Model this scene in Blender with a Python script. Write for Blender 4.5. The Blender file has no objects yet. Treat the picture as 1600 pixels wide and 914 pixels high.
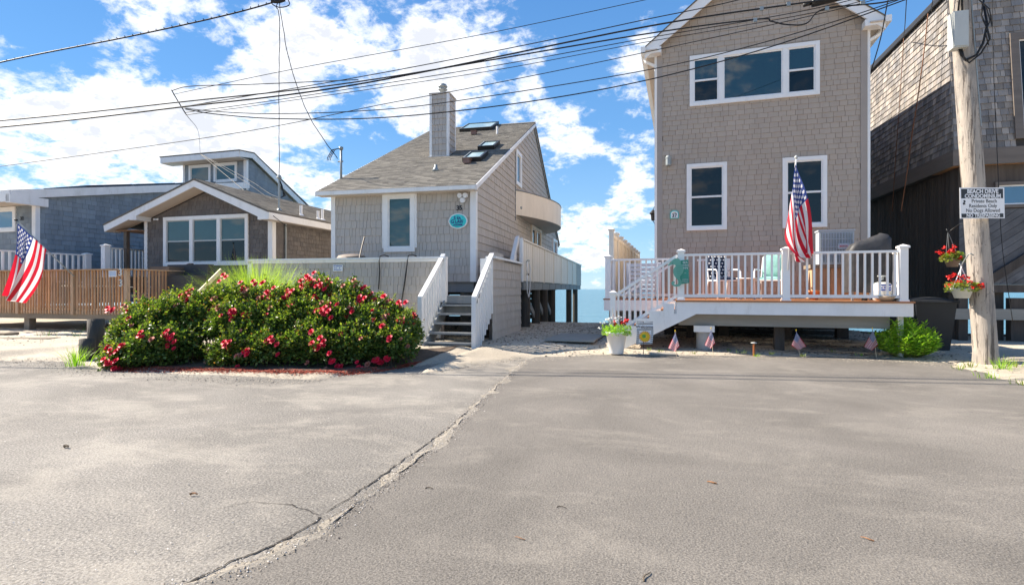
import bpy, bmesh, math, random
import numpy as np
from mathutils import Vector, Matrix, noise
R = math.radians
S = bpy.context.scene
COL = S.collection
random.seed(7)
# ---------------------------------------------------------------- camera
FPX = 845.0; EYE = 1.3; YAW = math.atan(265/845); HY = 451.5
cam_d = bpy.data.cameras.new('camera'); cam = bpy.data.objects.new('camera', cam_d); COL.objects.link(cam)
cam.location = (0, 0, EYE); cam.rotation_euler = (R(90), 0, YAW)
cam_d.sensor_width = 36; cam_d.lens = FPX/1600*36; cam_d.shift_y = -(457-HY)/1600
cam_d.clip_start = 0.05; cam_d.clip_end = 30000
S.camera = cam
# ---------------------------------------------------------------- sun, sky, exposure
SUN_EL = 39.0; SUN_AZ = 2.0        # azimuth: degrees from -X towards +Y
S.view_settings.view_transform = 'Standard'; S.view_settings.look = 'None'
S.view_settings.exposure = 1.95; S.view_settings.gamma = 1
sd = Vector((-math.cos(R(SUN_AZ))*math.cos(R(SUN_EL)), math.sin(R(SUN_AZ))*math.cos(R(SUN_EL)), math.sin(R(SUN_EL))))
sl = bpy.data.lights.new('sun', 'SUN'); sl.energy = 3.0; sl.angle = R(0.5); sl.color = (1, .90, .77)
so = bpy.data.objects.new('sun', sl); COL.objects.link(so)
so.rotation_euler = (-sd).to_track_quat('-Z', 'Y').to_euler(); so.location = (-20, 5, 20)
W = bpy.data.worlds.new('World'); S.world = W; W.use_nodes = True
def px_dir(u, v):
    a = (u-800)/FPX; F = Vector((-math.sin(YAW), math.cos(YAW), 0)); Q = Vector((math.cos(YAW), math.sin(YAW), 0))
    return (F + Q*a + Vector((0, 0, (HY-v)/FPX)))
def world_sky():
    nt = W.node_tree; N = nt.nodes; L = nt.links; N.clear()
    out = N.new('ShaderNodeOutputWorld'); bg = N.new('ShaderNodeBackground'); bg.inputs[1].default_value = 0.1
    L.new(bg.outputs[0], out.inputs[0])
    sky = N.new('ShaderNodeTexSky'); sky.sky_type = 'NISHITA'; sky.sun_disc = False
    sky.sun_elevation = R(SUN_EL); sky.sun_rotation = math.atan2(sd.x, sd.y); sky.air_density = 1.0; sky.dust_density = .0; sky.ozone_density = 4.0
    hs = N.new('ShaderNodeHueSaturation'); hs.inputs['Saturation'].default_value = 1.12; hs.inputs['Value'].default_value = .62
    wbn = N.new('ShaderNodeVectorMath'); wbn.operation = 'MULTIPLY'; wbn.inputs[1].default_value = (.92, 1.0, 1.10); L.new(sky.outputs[0], wbn.inputs[0]); L.new(wbn.outputs[0], hs.inputs['Color'])
    tc = N.new('ShaderNodeTexCoord'); D = tc.outputs['Generated']
    sp0 = N.new('ShaderNodeSeparateXYZ'); L.new(D, sp0.inputs[0])
    gr = N.new('ShaderNodeValToRGB'); L.new(sp0.outputs[2], gr.inputs[0]); cr = gr.color_ramp
    cr.elements[0].position = 0.0; cr.elements[0].color = (.46, .70, .90, 1); cr.elements[1].position = .62; cr.elements[1].color = (.07, .235, .60, 1)
    e = cr.elements.new(.10); e.color = (.34, .60, .88, 1); e = cr.elements.new(.28); e.color = (.175, .42, .80, 1)
    gs = N.new('ShaderNodeVectorMath'); gs.operation = 'SCALE'; gs.inputs['Scale'].default_value = 2.75; L.new(gr.outputs[0], gs.inputs[0])
    sm_ = N.new('ShaderNodeMix'); sm_.data_type = 'RGBA'; sm_.inputs[0].default_value = .82; L.new(hs.outputs[0], sm_.inputs[6]); L.new(gs.outputs[0], sm_.inputs[7])
    def m(op, a, b=None, clamp=False):
        n = N.new('ShaderNodeMath'); n.operation = op; n.use_clamp = clamp
        for i, x in enumerate((a, b)):
            if x is None: continue
            if isinstance(x, (int, float)): n.inputs[i].default_value = x
            else: L.new(x, n.inputs[i])
        return n.outputs[0]
    sp = N.new('ShaderNodeSeparateXYZ'); L.new(D, sp.inputs[0])
    den = m('ADD', m('MAXIMUM', sp.outputs[2], 0.0), 0.36)
    cx = m('DIVIDE', sp.outputs[0], den); cy = m('DIVIDE', sp.outputs[1], den)
    cb = N.new('ShaderNodeCombineXYZ'); L.new(cx, cb.inputs[0]); L.new(cy, cb.inputs[1]); cb.inputs[2].default_value = 3.7
    def nz(scale, detail, rough, vec, dist=0.0):
        n = N.new('ShaderNodeTexNoise'); n.inputs['Scale'].default_value = scale; n.inputs['Detail'].default_value = detail
        n.inputs['Roughness'].default_value = rough; n.inputs['Distortion'].default_value = dist; L.new(vec, n.inputs['Vector']); return n.outputs[0]
    n1 = nz(5.2, 9, .6, cb.outputs[0], .2); n2 = nz(19.0, 6, .65, cb.outputs[0], .25)
    dens = m('ADD', m('MULTIPLY', n1, .60), m('MULTIPLY', n2, .40))
    # where the cloud banks stand: direction, half width (deg), weight
    banks = [(60,230,15,.085),(230,170,12,.045),(330,60,11,.085),(130,20,5,-.12),(380,130,4,-.10),(40,170,4,-.07),(310,120,4,-.10),(200,110,3,-.05),(150,90,9,.09),(430,40,8,.09),(640,90,8,.15),(720,40,7,.13),(540,160,7,.09),(700,140,7,.12),(400,210,9,.14),(560,60,4,.06),(290,230,8,.11),(860,60,5,.10),
             (880,215,4,.12),(975,235,5,.10),(985,300,4,.16),(905,370,5,.17),(930,285,3,-.08),(820,180,5,.09),(640,215,5,.11),(470,300,7,.13),(450,100,6,.07),(30,120,7,.07),(-300,200,18,.14),(1150,-500,25,.10),
             (900,120,4,-.14),(560,215,5,-.14),(60,30,6,-.16),(265,110,4,-.10),(500,100,3,-.06),(930,20,5,-.14),(760,250,5,-.08),(890,290,4,-.05),(1150,250,9,-.15),(1450,0,16,-.22),(560,20,3,-.08),(470,250,3,-.09),(620,260,4,-.03)]
    bias = None
    for (u, v, w, k) in banks:
        d = px_dir(u, v).normalized()
        vm = N.new('ShaderNodeVectorMath'); vm.operation = 'DOT_PRODUCT'; L.new(D, vm.inputs[0]); vm.inputs[1].default_value = d
        mr = N.new('ShaderNodeMapRange'); mr.interpolation_type = 'SMOOTHSTEP'
        mr.inputs['From Min'].default_value = math.cos(R(w)); mr.inputs['From Max'].default_value = 1.0
        mr.inputs['To Min'].default_value = 0; mr.inputs['To Max'].default_value = k*(.62 if k > 0 else .8)
        L.new(vm.outputs['Value'], mr.inputs['Value'])
        bias = mr.outputs[0] if bias is None else m('ADD', bias, mr.outputs[0])
    dens = m('ADD', dens, m('SUBTRACT', bias, .062))
    mask = N.new('ShaderNodeMapRange'); mask.interpolation_type = 'SMOOTHSTEP'
    mask.inputs['From Min'].default_value = .455; mask.inputs['From Max'].default_value = .60; L.new(dens, mask.inputs['Value'])
    core = N.new('ShaderNodeMapRange'); core.inputs['From Min'].default_value = .55; core.inputs['From Max'].default_value = .70; L.new(m('ADD', dens, m('MULTIPLY', m('SUBTRACT', n2, .5), .35)), core.inputs['Value'])
    cc = N.new('ShaderNodeMix'); cc.data_type = 'RGBA'; L.new(core.outputs[0], cc.inputs[0])
    cc.inputs[6].default_value = (3.5, 3.5, 3.55, 1); cc.inputs[7].default_value = (2.35, 2.42, 2.6, 1)
    mx = N.new('ShaderNodeMix'); mx.data_type = 'RGBA'; L.new(m('MULTIPLY', mask.outputs[0], .95), mx.inputs[0])
    L.new(sm_.outputs[2], mx.inputs[6]); L.new(cc.outputs[2], mx.inputs[7]); L.new(mx.outputs[2], bg.inputs[0])
world_sky()

# ---------------------------------------------------------------- placement helpers (real metres; a picture ray meets a known plane)
def depth(u, v, d): r = px_dir(u, v); return Vector((r.x*d, r.y*d, EYE + r.z*d))
def ground_at(u, v, z=0.0): r = px_dir(u, v); t = (z-EYE)/r.z; return Vector((r.x*t, r.y*t, z))
class Frame:
    def __init__(s, x, y, deg): s.o = (x, y); s.a = R(deg); s.c = math.cos(s.a); s.s = math.sin(s.a)
    def loc(s, x, y): dx = x-s.o[0]; dy = y-s.o[1]; return (dx*s.c+dy*s.s, -dx*s.s+dy*s.c)
    def world(s, x, y, z=0): return Vector((s.o[0]+x*s.c-y*s.s, s.o[1]+x*s.s+y*s.c, z))
    def _r(s, u, v): r = px_dir(u, v); return s.loc(0, 0), (r.x*s.c+r.y*s.s, -r.x*s.s+r.y*s.c, r.z)
    def front(s, u, v, y=0): o, d = s._r(u, v); t = (y-o[1])/d[1]; return o[0]+t*d[0], EYE+t*d[2]
    def side(s, u, v, x=0): o, d = s._r(u, v); t = (x-o[0])/d[0]; return o[1]+t*d[1], EYE+t*d[2]

# ---------------------------------------------------------------- object helpers
def tag(o, label, cat, group=None, kind=None):
    if label: o['label'] = label
    if cat: o['category'] = cat
    if group: o['group'] = group
    if kind: o['kind'] = kind
    return o
def thing(name, label, cat, loc=(0, 0, 0), rz=0.0, group=None):
    o = bpy.data.objects.new(name, None); COL.objects.link(o); o.location = loc; o.rotation_euler = (0, 0, rz)
    o.empty_display_size = .2
    return tag(o, label, cat, group)
def mk(name, verts, faces, mat, parent=None, smooth=False, recalc=True, loc=None):
    me = bpy.data.meshes.new(name); me.from_pydata([tuple(v) for v in verts], [], faces)
    if recalc and len(faces) < 60000:
        bm = bmesh.new(); bm.from_mesh(me); bmesh.ops.recalc_face_normals(bm, faces=bm.faces); bm.to_mesh(me); bm.free()
    if mat: me.materials.append(mat)
    if smooth: me.polygons.foreach_set('use_smooth', [True]*len(me.polygons))
    o = bpy.data.objects.new(name, me); COL.objects.link(o)
    if parent: o.parent = parent
    if loc is not None: o.location = loc
    return o
def linked(name, me, parent, loc=(0, 0, 0), rot=(0, 0, 0), scale=(1, 1, 1)):
    o = bpy.data.objects.new(name, me); COL.objects.link(o); o.parent = parent; o.location = loc; o.rotation_euler = rot; o.scale = scale; return o
ID = lambda s, t, d: (s, -d, t)            # a wall facing -Y: along, up, out
def RS(x): return lambda s, t, d: (x+d, s, t)     # a wall facing +X
def LS(x): return lambda s, t, d: (x-d, s, t)
def FR(y): return lambda s, t, d: (s, y-d, t)
class MB:
    def __init__(s): s.v = []; s.f = []
    def add(s, vs, fs):
        n = len(s.v); s.v += [tuple(v) for v in vs]; s.f += [tuple(i+n for i in f) for f in fs]; return s
    def box(s, x0, x1, y0, y1, z0, z1):
        return s.add([(x0,y0,z0),(x1,y0,z0),(x1,y1,z0),(x0,y1,z0),(x0,y0,z1),(x1,y0,z1),(x1,y1,z1),(x0,y1,z1)],
                     [(0,3,2,1),(4,5,6,7),(0,1,5,4),(1,2,6,5),(2,3,7,6),(3,0,4,7)])
    def mbox(s, M, a0, a1, t0, t1, d0, d1):
        return s.add([M(a0,t0,d0),M(a1,t0,d0),M(a1,t1,d0),M(a0,t1,d0),M(a0,t0,d1),M(a1,t0,d1),M(a1,t1,d1),M(a0,t1,d1)],
                     [(0,3,2,1),(4,5,6,7),(0,1,5,4),(1,2,6,5),(2,3,7,6),(3,0,4,7)])
    def prism(s, M, poly, d0, d1, d1f=None):
        n = len(poly); vs = [M(a, b, d0) for a, b in poly] + [M(a, b, d1f(a, b) if d1f else d1) for a, b in poly]
        return s.add(vs, [tuple(range(n))[::-1], tuple(range(n, 2*n))] + [(i, (i+1) % n, n+(i+1) % n, n+i) for i in range(n)])
    def bar(s, p, q, w, h, up=(0, 0, 1)):
        p = Vector(p); q = Vector(q); d = (q-p).normalized(); u = Vector(up); a = d.cross(u)
        if a.length < 1e-4: a = d.cross(Vector((0, 1, 0)))
        a.normalize(); b = a.cross(d).normalized(); a = a*w/2; b = b*h/2
        return s.add([p-a-b, p+a-b, p+a+b, p-a+b, q-a-b, q+a-b, q+a+b, q-a+b], [(0,3,2,1),(4,5,6,7),(0,1,5,4),(1,2,6,5),(2,3,7,6),(3,0,4,7)])
    def tube(s, pts, r, n=6, r2=None, cap=True):
        pts = [Vector(p) for p in pts]; m = len(pts); base = len(s.v)
        ref = Vector((0.31, 0.17, 1)).normalized()
        for i, p in enumerate(pts):
            d = (pts[min(i+1, m-1)]-pts[max(i-1, 0)]).normalized()
            a = d.cross(ref)
            if a.length < .05: a = d.cross(Vector((1, .2, 0)))
            a.normalize(); b = d.cross(a)
            rr = r if r2 is None else r+(r2-r)*i/max(1, m-1)
            if callable(r): rr = r(i/max(1, m-1))
            for k in range(n):
                t = 2*math.pi*k/n; s.v.append(tuple(p+a*math.cos(t)*rr+b*math.sin(t)*rr))
        for i in range(m-1):
            for k in range(n): s.f.append((base+i*n+k, base+i*n+(k+1) % n, base+(i+1)*n+(k+1) % n, base+(i+1)*n+k))
        if cap: s.f.append(tuple(base+k for k in range(n))[::-1]); s.f.append(tuple(base+(m-1)*n+k for k in range(n)))
        return s
    def lathe(s, c, prof, n=20):
        base = len(s.v); m = len(prof)
        for r, z in prof:
            for k in range(n): t = 2*math.pi*k/n; s.v.append((c[0]+r*math.cos(t), c[1]+r*math.sin(t), c[2]+z))
        for i in range(m-1):
            for k in range(n): s.f.append((base+i*n+k, base+i*n+(k+1) % n, base+(i+1)*n+(k+1) % n, base+(i+1)*n+k))
        s.f.append(tuple(base+k for k in range(n))[::-1]); s.f.append(tuple(base+(m-1)*n+k for k in range(n))); return s
    def build(s, name, mat, parent=None, smooth=False, loc=None): return mk(name, s.v, s.f, mat, parent, smooth, loc=loc)
def BX(name, mat, parent, *a): return MB().box(*a).build(name, mat, parent)

# ---------------------------------------------------------------- materials
MATS = {}
def mat(name, col, rough=.6, metal=0.0, noise_amt=.12, noise_scale=3.0, bump=0.0, bump_scale=60.0, island=0.0, stretch=(1, 1, 1), spec=.5, tint=None, dirt=0.0, dirt_col=(.2, .17, .13), trans=0.0, ior=1.45, coat=0.0):
    M = bpy.data.materials.new(name); M.use_nodes = True; nt = M.node_tree; N = nt.nodes; L = nt.links
    b = N['Principled BSDF']; b.inputs['Roughness'].default_value = rough; b.inputs['Metallic'].default_value = metal
    b.inputs['Specular IOR Level'].default_value = spec; b.inputs['IOR'].default_value = ior
    tc = N.new('ShaderNodeTexCoord'); mp = N.new('ShaderNodeMapping'); mp.inputs['Scale'].default_value = stretch
    geo = N.new('ShaderNodeNewGeometry'); L.new(geo.outputs['Position'], mp.inputs[0])
    n = N.new('ShaderNodeTexNoise'); n.inputs['Scale'].default_value = noise_scale; n.inputs['Detail'].default_value = 6; n.inputs['Roughness'].default_value = .65
    L.new(mp.outputs[0], n.inputs[0])
    mr = N.new('ShaderNodeMapRange'); mr.inputs['From Min'].default_value = .3; mr.inputs['From Max'].default_value = .7
    mr.inputs['To Min'].default_value = 1-noise_amt; mr.inputs['To Max'].default_value = 1+noise_amt; L.new(n.outputs[0], mr.inputs[0])
    val = mr.outputs[0]
    def math_(op, a, c):
        q = N.new('ShaderNodeMath'); q.operation = op
        for i, x in enumerate((a, c)):
            if isinstance(x, (int, float)): q.inputs[i].default_value = x
            else: L.new(x, q.inputs[i])
        return q.outputs[0]
    fr = None
    if island > 0:
        oi = N.new('ShaderNodeObjectInfo')
        fr = math_('FRACT', math_('ADD', geo.outputs['Random Per Island'], oi.outputs['Random']), 0)
        val = math_('MULTIPLY', val, math_('ADD', math_('MULTIPLY', fr, 2*island), 1-island))
    mx = N.new('ShaderNodeMix'); mx.data_type = 'RGBA'; mx.inputs[6].default_value = (*col, 1); mx.inputs[7].default_value = (*(tint or col), 1)
    if fr is not None: L.new(math_('FRACT', math_('MULTIPLY', fr, 7.31), 0), mx.inputs[0])
    else: L.new(n.outputs[0], mx.inputs[0])
    vm = N.new('ShaderNodeVectorMath'); vm.operation = 'SCALE'; L.new(mx.outputs[2], vm.inputs[0]); L.new(val, vm.inputs['Scale'])
    src = vm.outputs[0]
    if dirt > 0:
        n3 = N.new('ShaderNodeTexNoise'); n3.inputs['Scale'].default_value = 1.3; n3.inputs['Detail'].default_value = 8; n3.inputs['Roughness'].default_value = .7
        mp3 = N.new('ShaderNodeMapping'); mp3.inputs['Scale'].default_value = (2.2, 2.2, .5); L.new(geo.outputs['Position'], mp3.inputs[0]); L.new(mp3.outputs[0], n3.inputs[0])
        m3 = N.new('ShaderNodeMapRange'); m3.inputs['From Min'].default_value = .48; m3.inputs['From Max'].default_value = .75; m3.inputs['To Max'].default_value = dirt; L.new(n3.outputs[0], m3.inputs[0])
        mx3 = N.new('ShaderNodeMix'); mx3.data_type = 'RGBA'; L.new(m3.outputs[0], mx3.inputs[0]); L.new(src, mx3.inputs[6]); mx3.inputs[7].default_value = (*dirt_col, 1); src = mx3.outputs[2]
    L.new(src, b.inputs['Base Color'])
    if bump > 0:
        n2 = N.new('ShaderNodeTexNoise'); n2.inputs['Scale'].default_value = bump_scale; n2.inputs['Detail'].default_value = 4; L.new(mp.outputs[0], n2.inputs[0])
        bp = N.new('ShaderNodeBump'); bp.inputs['Strength'].default_value = bump; bp.inputs['Distance'].default_value = .01; L.new(n2.outputs[0], bp.inputs['Height']); L.new(bp.outputs[0], b.inputs['Normal'])
    if trans > 0: b.inputs['Transmission Weight'].default_value = trans
    if coat > 0: b.inputs['Coat Weight'].default_value = coat
    MATS[name] = M; return M
white = mat('white_paint', (.82, .81, .79), .45, noise_amt=.05, dirt=.18, dirt_col=(.5, .48, .43))
vinyl = mat('white_vinyl', (.84, .83, .81), .35, noise_amt=.03, dirt=.08, dirt_col=(.55, .53, .48))
cream = mat('cream_vinyl', (.80, .73, .62), .5, noise_amt=.06, dirt=.25, dirt_col=(.55, .47, .36), stretch=(1, 1, .3))
tan = mat('tan_trim', (.36, .31, .27), .55, noise_amt=.05)
sh37 = mat('taupe_shake', (.425, .352, .282), .7, noise_amt=.05, island=.035, bump=.25, bump_scale=40, stretch=(1, 1, .12), tint=(.435, .365, .30))
sh37b = mat('taupe_shake_backing', (.15, .115, .09), .9)
sh35 = mat('grey_vinyl_shake', (.48, .43, .375), .65, noise_amt=.06, island=.045, bump=.5, bump_scale=45, stretch=(1, 1, .1), tint=(.47, .43, .385), dirt=.15, dirt_col=(.33, .28, .24))
sh35b = mat('grey_shake_backing', (.19, .16, .14), .9)
sh33 = mat('charcoal_shake', (.14, .125, .115), .75, noise_amt=.1, island=.16, bump=.4, bump_scale=45, stretch=(1, 1, .15), tint=(.15, .13, .115))
sh33b = mat('charcoal_shake_backing', (.035, .03, .03), .9)
sh31 = mat('blue_grey_shake', (.25, .285, .31), .75, noise_amt=.14, island=.12, bump=.4, bump_scale=45, stretch=(1, 1, .15), tint=(.215, .255, .29))
sh31b = mat('blue_shake_backing', (.06, .07, .08), .9)
cedar = mat('weathered_cedar_shingle', (.31, .275, .24), .85, noise_amt=.22, island=.34, bump=.7, bump_scale=50, stretch=(1.5, 1.5, .12), tint=(.195, .19, .19))
cedarb = mat('cedar_backing', (.05, .045, .04), .9)
roofg = mat('grey_asphalt_shingle', (.165, .152, .13), .9, noise_amt=.12, island=.24, bump=.8, bump_scale=150, tint=(.20, .185, .155))
roofb = mat('asphalt_roof_base', (.045, .042, .04), .95)
blackm = mat('black_metal', (.02, .02, .02), .4)
cable = mat('black_cable', (.012, .012, .013), .6)
conduit = mat('grey_conduit', (.30, .33, .33), .45, metal=.3)
greywood = mat('grey_painted_wood', (.22, .24, .25), .7, noise_amt=.12, bump=.3, bump_scale=30, stretch=(.3, 3, 3), dirt=.3, dirt_col=(.3, .27, .22))
darkwood = mat('dark_stained_wood', (.085, .068, .056), .8, noise_amt=.3, bump=.5, bump_scale=25, stretch=(3, 3, .3), island=.2)
bluewood = mat('weathered_grey_board', (.115, .115, .12), .75, noise_amt=.3, island=.22, bump=.5, bump_scale=20, stretch=(1, 1, 1))
trimwood = mat('grey_brown_fascia', (.16, .135, .115), .7, noise_amt=.15, bump=.3, bump_scale=20, stretch=(.4, .4, 3))
cedardeck = mat('cedar_deck_wood', (.52, .30, .15), .7, noise_amt=.22, noise_scale=6, island=.2, bump=.4, bump_scale=30, stretch=(3, 3, .4), tint=(.40, .28, .18))
oldwood = mat('old_timber', (.24, .19, .135), .8, noise_amt=.25, bump=.5, bump_scale=25, stretch=(.5, 2, 2), island=.15)
palewood = mat('new_pine_board', (.68, .55, .37), .65, noise_amt=.1, bump=.2)
orangedeck = mat('red_brown_composite', (.42, .185, .085), .6, noise_amt=.1, island=.08, bump=.2, bump_scale=60)
piling = mat('dark_piling', (.075, .065, .055), .85, noise_amt=.3, bump=.8, bump_scale=18, stretch=(3, 3, .3), dirt=.3, dirt_col=(.12, .13, .08))
polewood = mat('weathered_pole', (.50, .44, .37), .85, noise_amt=.22, noise_scale=3.2, bump=.9, bump_scale=14, stretch=(7, 7, .35), tint=(.30, .26, .22), dirt=.5, dirt_col=(.20, .17, .15))
concrete = mat('concrete', (.40, .38, .35), .85, noise_amt=.15, bump=.3)
beamgrey = mat('grey_treated_beam', (.30, .285, .25), .75, noise_amt=.12, stretch=(.4, 3, 3))
binm = mat('dark_plastic', (.022, .025, .028), .45, noise_amt=.15)
grillm = mat('charcoal_grill_cover', (.04, .04, .042), .55, noise_amt=.3, bump=1.0, bump_scale=9)
taupec = mat('taupe_cover', (.26, .21, .17), .7, noise_amt=.2)
brownm = mat('brown_porch_paint', (.13, .10, .075), .6, noise_amt=.15)
soffitw = mat('cedar_soffit', (.38, .20, .09), .6, noise_amt=.15, stretch=(1, 5, 5))
soffitv = mat('warm_soffit_vinyl', (.62, .55, .48), .6, noise_amt=.05)
greybox = mat('grey_enamel', (.46, .48, .46), .45, noise_amt=.08, dirt=.2, dirt_col=(.3, .29, .25))
acm = mat('ac_enamel', (.42, .46, .50), .4, noise_amt=.06)
tealm = mat('teal_paint', (.05, .30, .22), .5, noise_amt=.12)
tealb = mat('bright_teal_paint', (.04, .50, .46), .45, noise_amt=.05)
tealp = mat('pale_teal_paint', (.16, .42, .32), .5, noise_amt=.12)
navy = mat('navy_fabric', (.02, .03, .06), .8)
seafoam = mat('seafoam_fabric', (.25, .48, .42), .85, noise_amt=.2, noise_scale=12)
signw = mat('sign_white', (.78, .78, .78), .45, noise_amt=.02)
signk = mat('sign_black', (.02, .022, .025), .45, noise_amt=.02)
letnavy = mat('letter_navy', (.03, .04, .22), .5, noise_amt=0)
letred = mat('letter_red', (.5, .04, .05), .5, noise_amt=0)
letblue = mat('letter_blue', (.06, .12, .45), .5, noise_amt=0)
rose = mat('rose_petal', (.80, .018, .055), .55, noise_amt=.2, noise_scale=20, tint=(.86, .05, .11))
rosedry = mat('faded_rose_petal', (.55, .22, .16), .7, noise_amt=.25, noise_scale=20)
geran = mat('geranium_petal', (.75, .02, .015), .55, noise_amt=.2, noise_scale=20)
mulchm = mat('red_mulch', (.42, .09, .05), .9, noise_amt=.4, noise_scale=30, island=.4)
yellowm = mat('yellow_petal', (.85, .55, .03), .6, noise_amt=.15)
orangem = mat('orange_print', (.75, .25, .03), .6)
greenpr = mat('green_print', (.12, .35, .06), .6)
brownpot = mat('brown_pot', (.24, .17, .13), .6)
greypot = mat('grey_pot', (.50, .52, .50), .5)
terracotta = mat('terracotta', (.60, .22, .09), .7)
copper = mat('copper_lamp', (.45, .16, .06), .4, metal=.5)
skin_leaf = None
def leafmat(name, col, tint, trans=.35, rough=.5, island=.35):
    M = mat(name, col, rough, noise_amt=.2, noise_scale=2.5, island=island, tint=tint)
    nt = M.node_tree; N = nt.nodes; L = nt.links; b = N['Principled BSDF']; o = N['Material Output']
    src = b.inputs['Base Color'].links[0].from_socket
    t = N.new('ShaderNodeBsdfTranslucent'); sc = N.new('ShaderNodeVectorMath'); sc.operation = 'MULTIPLY'; sc.inputs[1].default_value = (1.5, 1.7, .5)
    L.new(src, sc.inputs[0]); L.new(sc.outputs[0], t.inputs[0])
    mx = N.new('ShaderNodeMixShader'); mx.inputs[0].default_value = trans; L.new(b.outputs[0], mx.inputs[1]); L.new(t.outputs[0], mx.inputs[2]); L.new(mx.outputs[0], o.inputs[0]); return M
roseleaf = leafmat('rose_leaf', (.065, .12, .03), (.16, .22, .055), .35, .38, .5)
roseyoung = leafmat('young_rose_leaf', (.15, .21, .04), (.25, .26, .06), .45, .45, .3)
lime = leafmat('lime_leaf', (.24, .42, .04), (.34, .50, .06), .45, .45, .3)
grassm = leafmat('ornamental_grass', (.25, .36, .06), (.38, .46, .13), .45, .5, .3)
bronze = leafmat('bronze_rose_leaf', (.20, .10, .04), (.30, .13, .06), .4, .45, .3)
weedm = leafmat('weed_leaf', (.16, .24, .05), (.28, .30, .08), .4, .5, .3)
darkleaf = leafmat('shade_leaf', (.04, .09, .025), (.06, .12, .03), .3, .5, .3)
flagwhite_leaf = mat('white_petal', (.80, .80, .76), .6)

def streaks(M, stretch, scale, lo, hi, col, amt=1.0, detail=6):
    nt = M.node_tree; N = nt.nodes; L = nt.links; b = N['Principled BSDF']; src = b.inputs['Base Color'].links[0].from_socket
    g = N.new('ShaderNodeNewGeometry'); mp = N.new('ShaderNodeMapping'); mp.inputs['Scale'].default_value = stretch; L.new(g.outputs['Position'], mp.inputs[0])
    n = N.new('ShaderNodeTexNoise'); n.inputs['Scale'].default_value = scale; n.inputs['Detail'].default_value = detail; n.inputs['Roughness'].default_value = .7; L.new(mp.outputs[0], n.inputs[0])
    mr = N.new('ShaderNodeMapRange'); mr.inputs['From Min'].default_value = lo; mr.inputs['From Max'].default_value = hi; mr.inputs['To Max'].default_value = amt; L.new(n.outputs[0], mr.inputs[0])
    mx = N.new('ShaderNodeMix'); mx.data_type = 'RGBA'; L.new(mr.outputs[0], mx.inputs[0]); L.new(src, mx.inputs[6]); mx.inputs[7].default_value = (*col, 1); L.new(mx.outputs[2], b.inputs['Base Color'])
streaks(polewood, (9, 9, .55), 1.6, .53, .60, (.09, .075, .065), .9); streaks(polewood, (2.5, 2.5, 1.2), 1.0, .50, .62, (.20, .19, .18), .65); streaks(polewood, (20, 20, 4), 1.5, .62, .66, (.05, .04, .035), .9)
streaks(white, (1.5, 1.5, .35), 2.2, .56, .72, (.52, .49, .43), .45); streaks(vinyl, (1.5, 1.5, .5), 2.0, .60, .75, (.60, .57, .50), .35)
streaks(sh35, (1.2, 1.2, .25), 2.6, .55, .75, (.30, .26, .22), .35); streaks(sh37, (1.2, 1.2, .2), 1.6, .56, .75, (.30, .24, .19), .30)
streaks(greywood, (3, 3, .6), 2.0, .52, .68, (.34, .33, .31), .5)
def glass_mat(name, col, ior=2.1):  # teal pane tints put the reflected sky into the base colour
    M = mat(name, col, .02, noise_amt=.25, noise_scale=1.2, ior=ior, spec=.5, tint=(col[0]*.5, col[1]*.6, col[2]*.65)); return M
glass = glass_mat('window_glass', (.010, .040, .045), 1.9)
glassd = glass_mat('dark_window_glass', (.006, .012, .015), 1.5)
glasst = glass_mat('teal_window_glass', (.035, .09, .09), 1.75)
glasssky = glass_mat('skylight_glass', (.42, .56, .54), 2.0)
glassb = glass_mat('blue_window_glass', (.06, .16, .26), 2.2)

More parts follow.
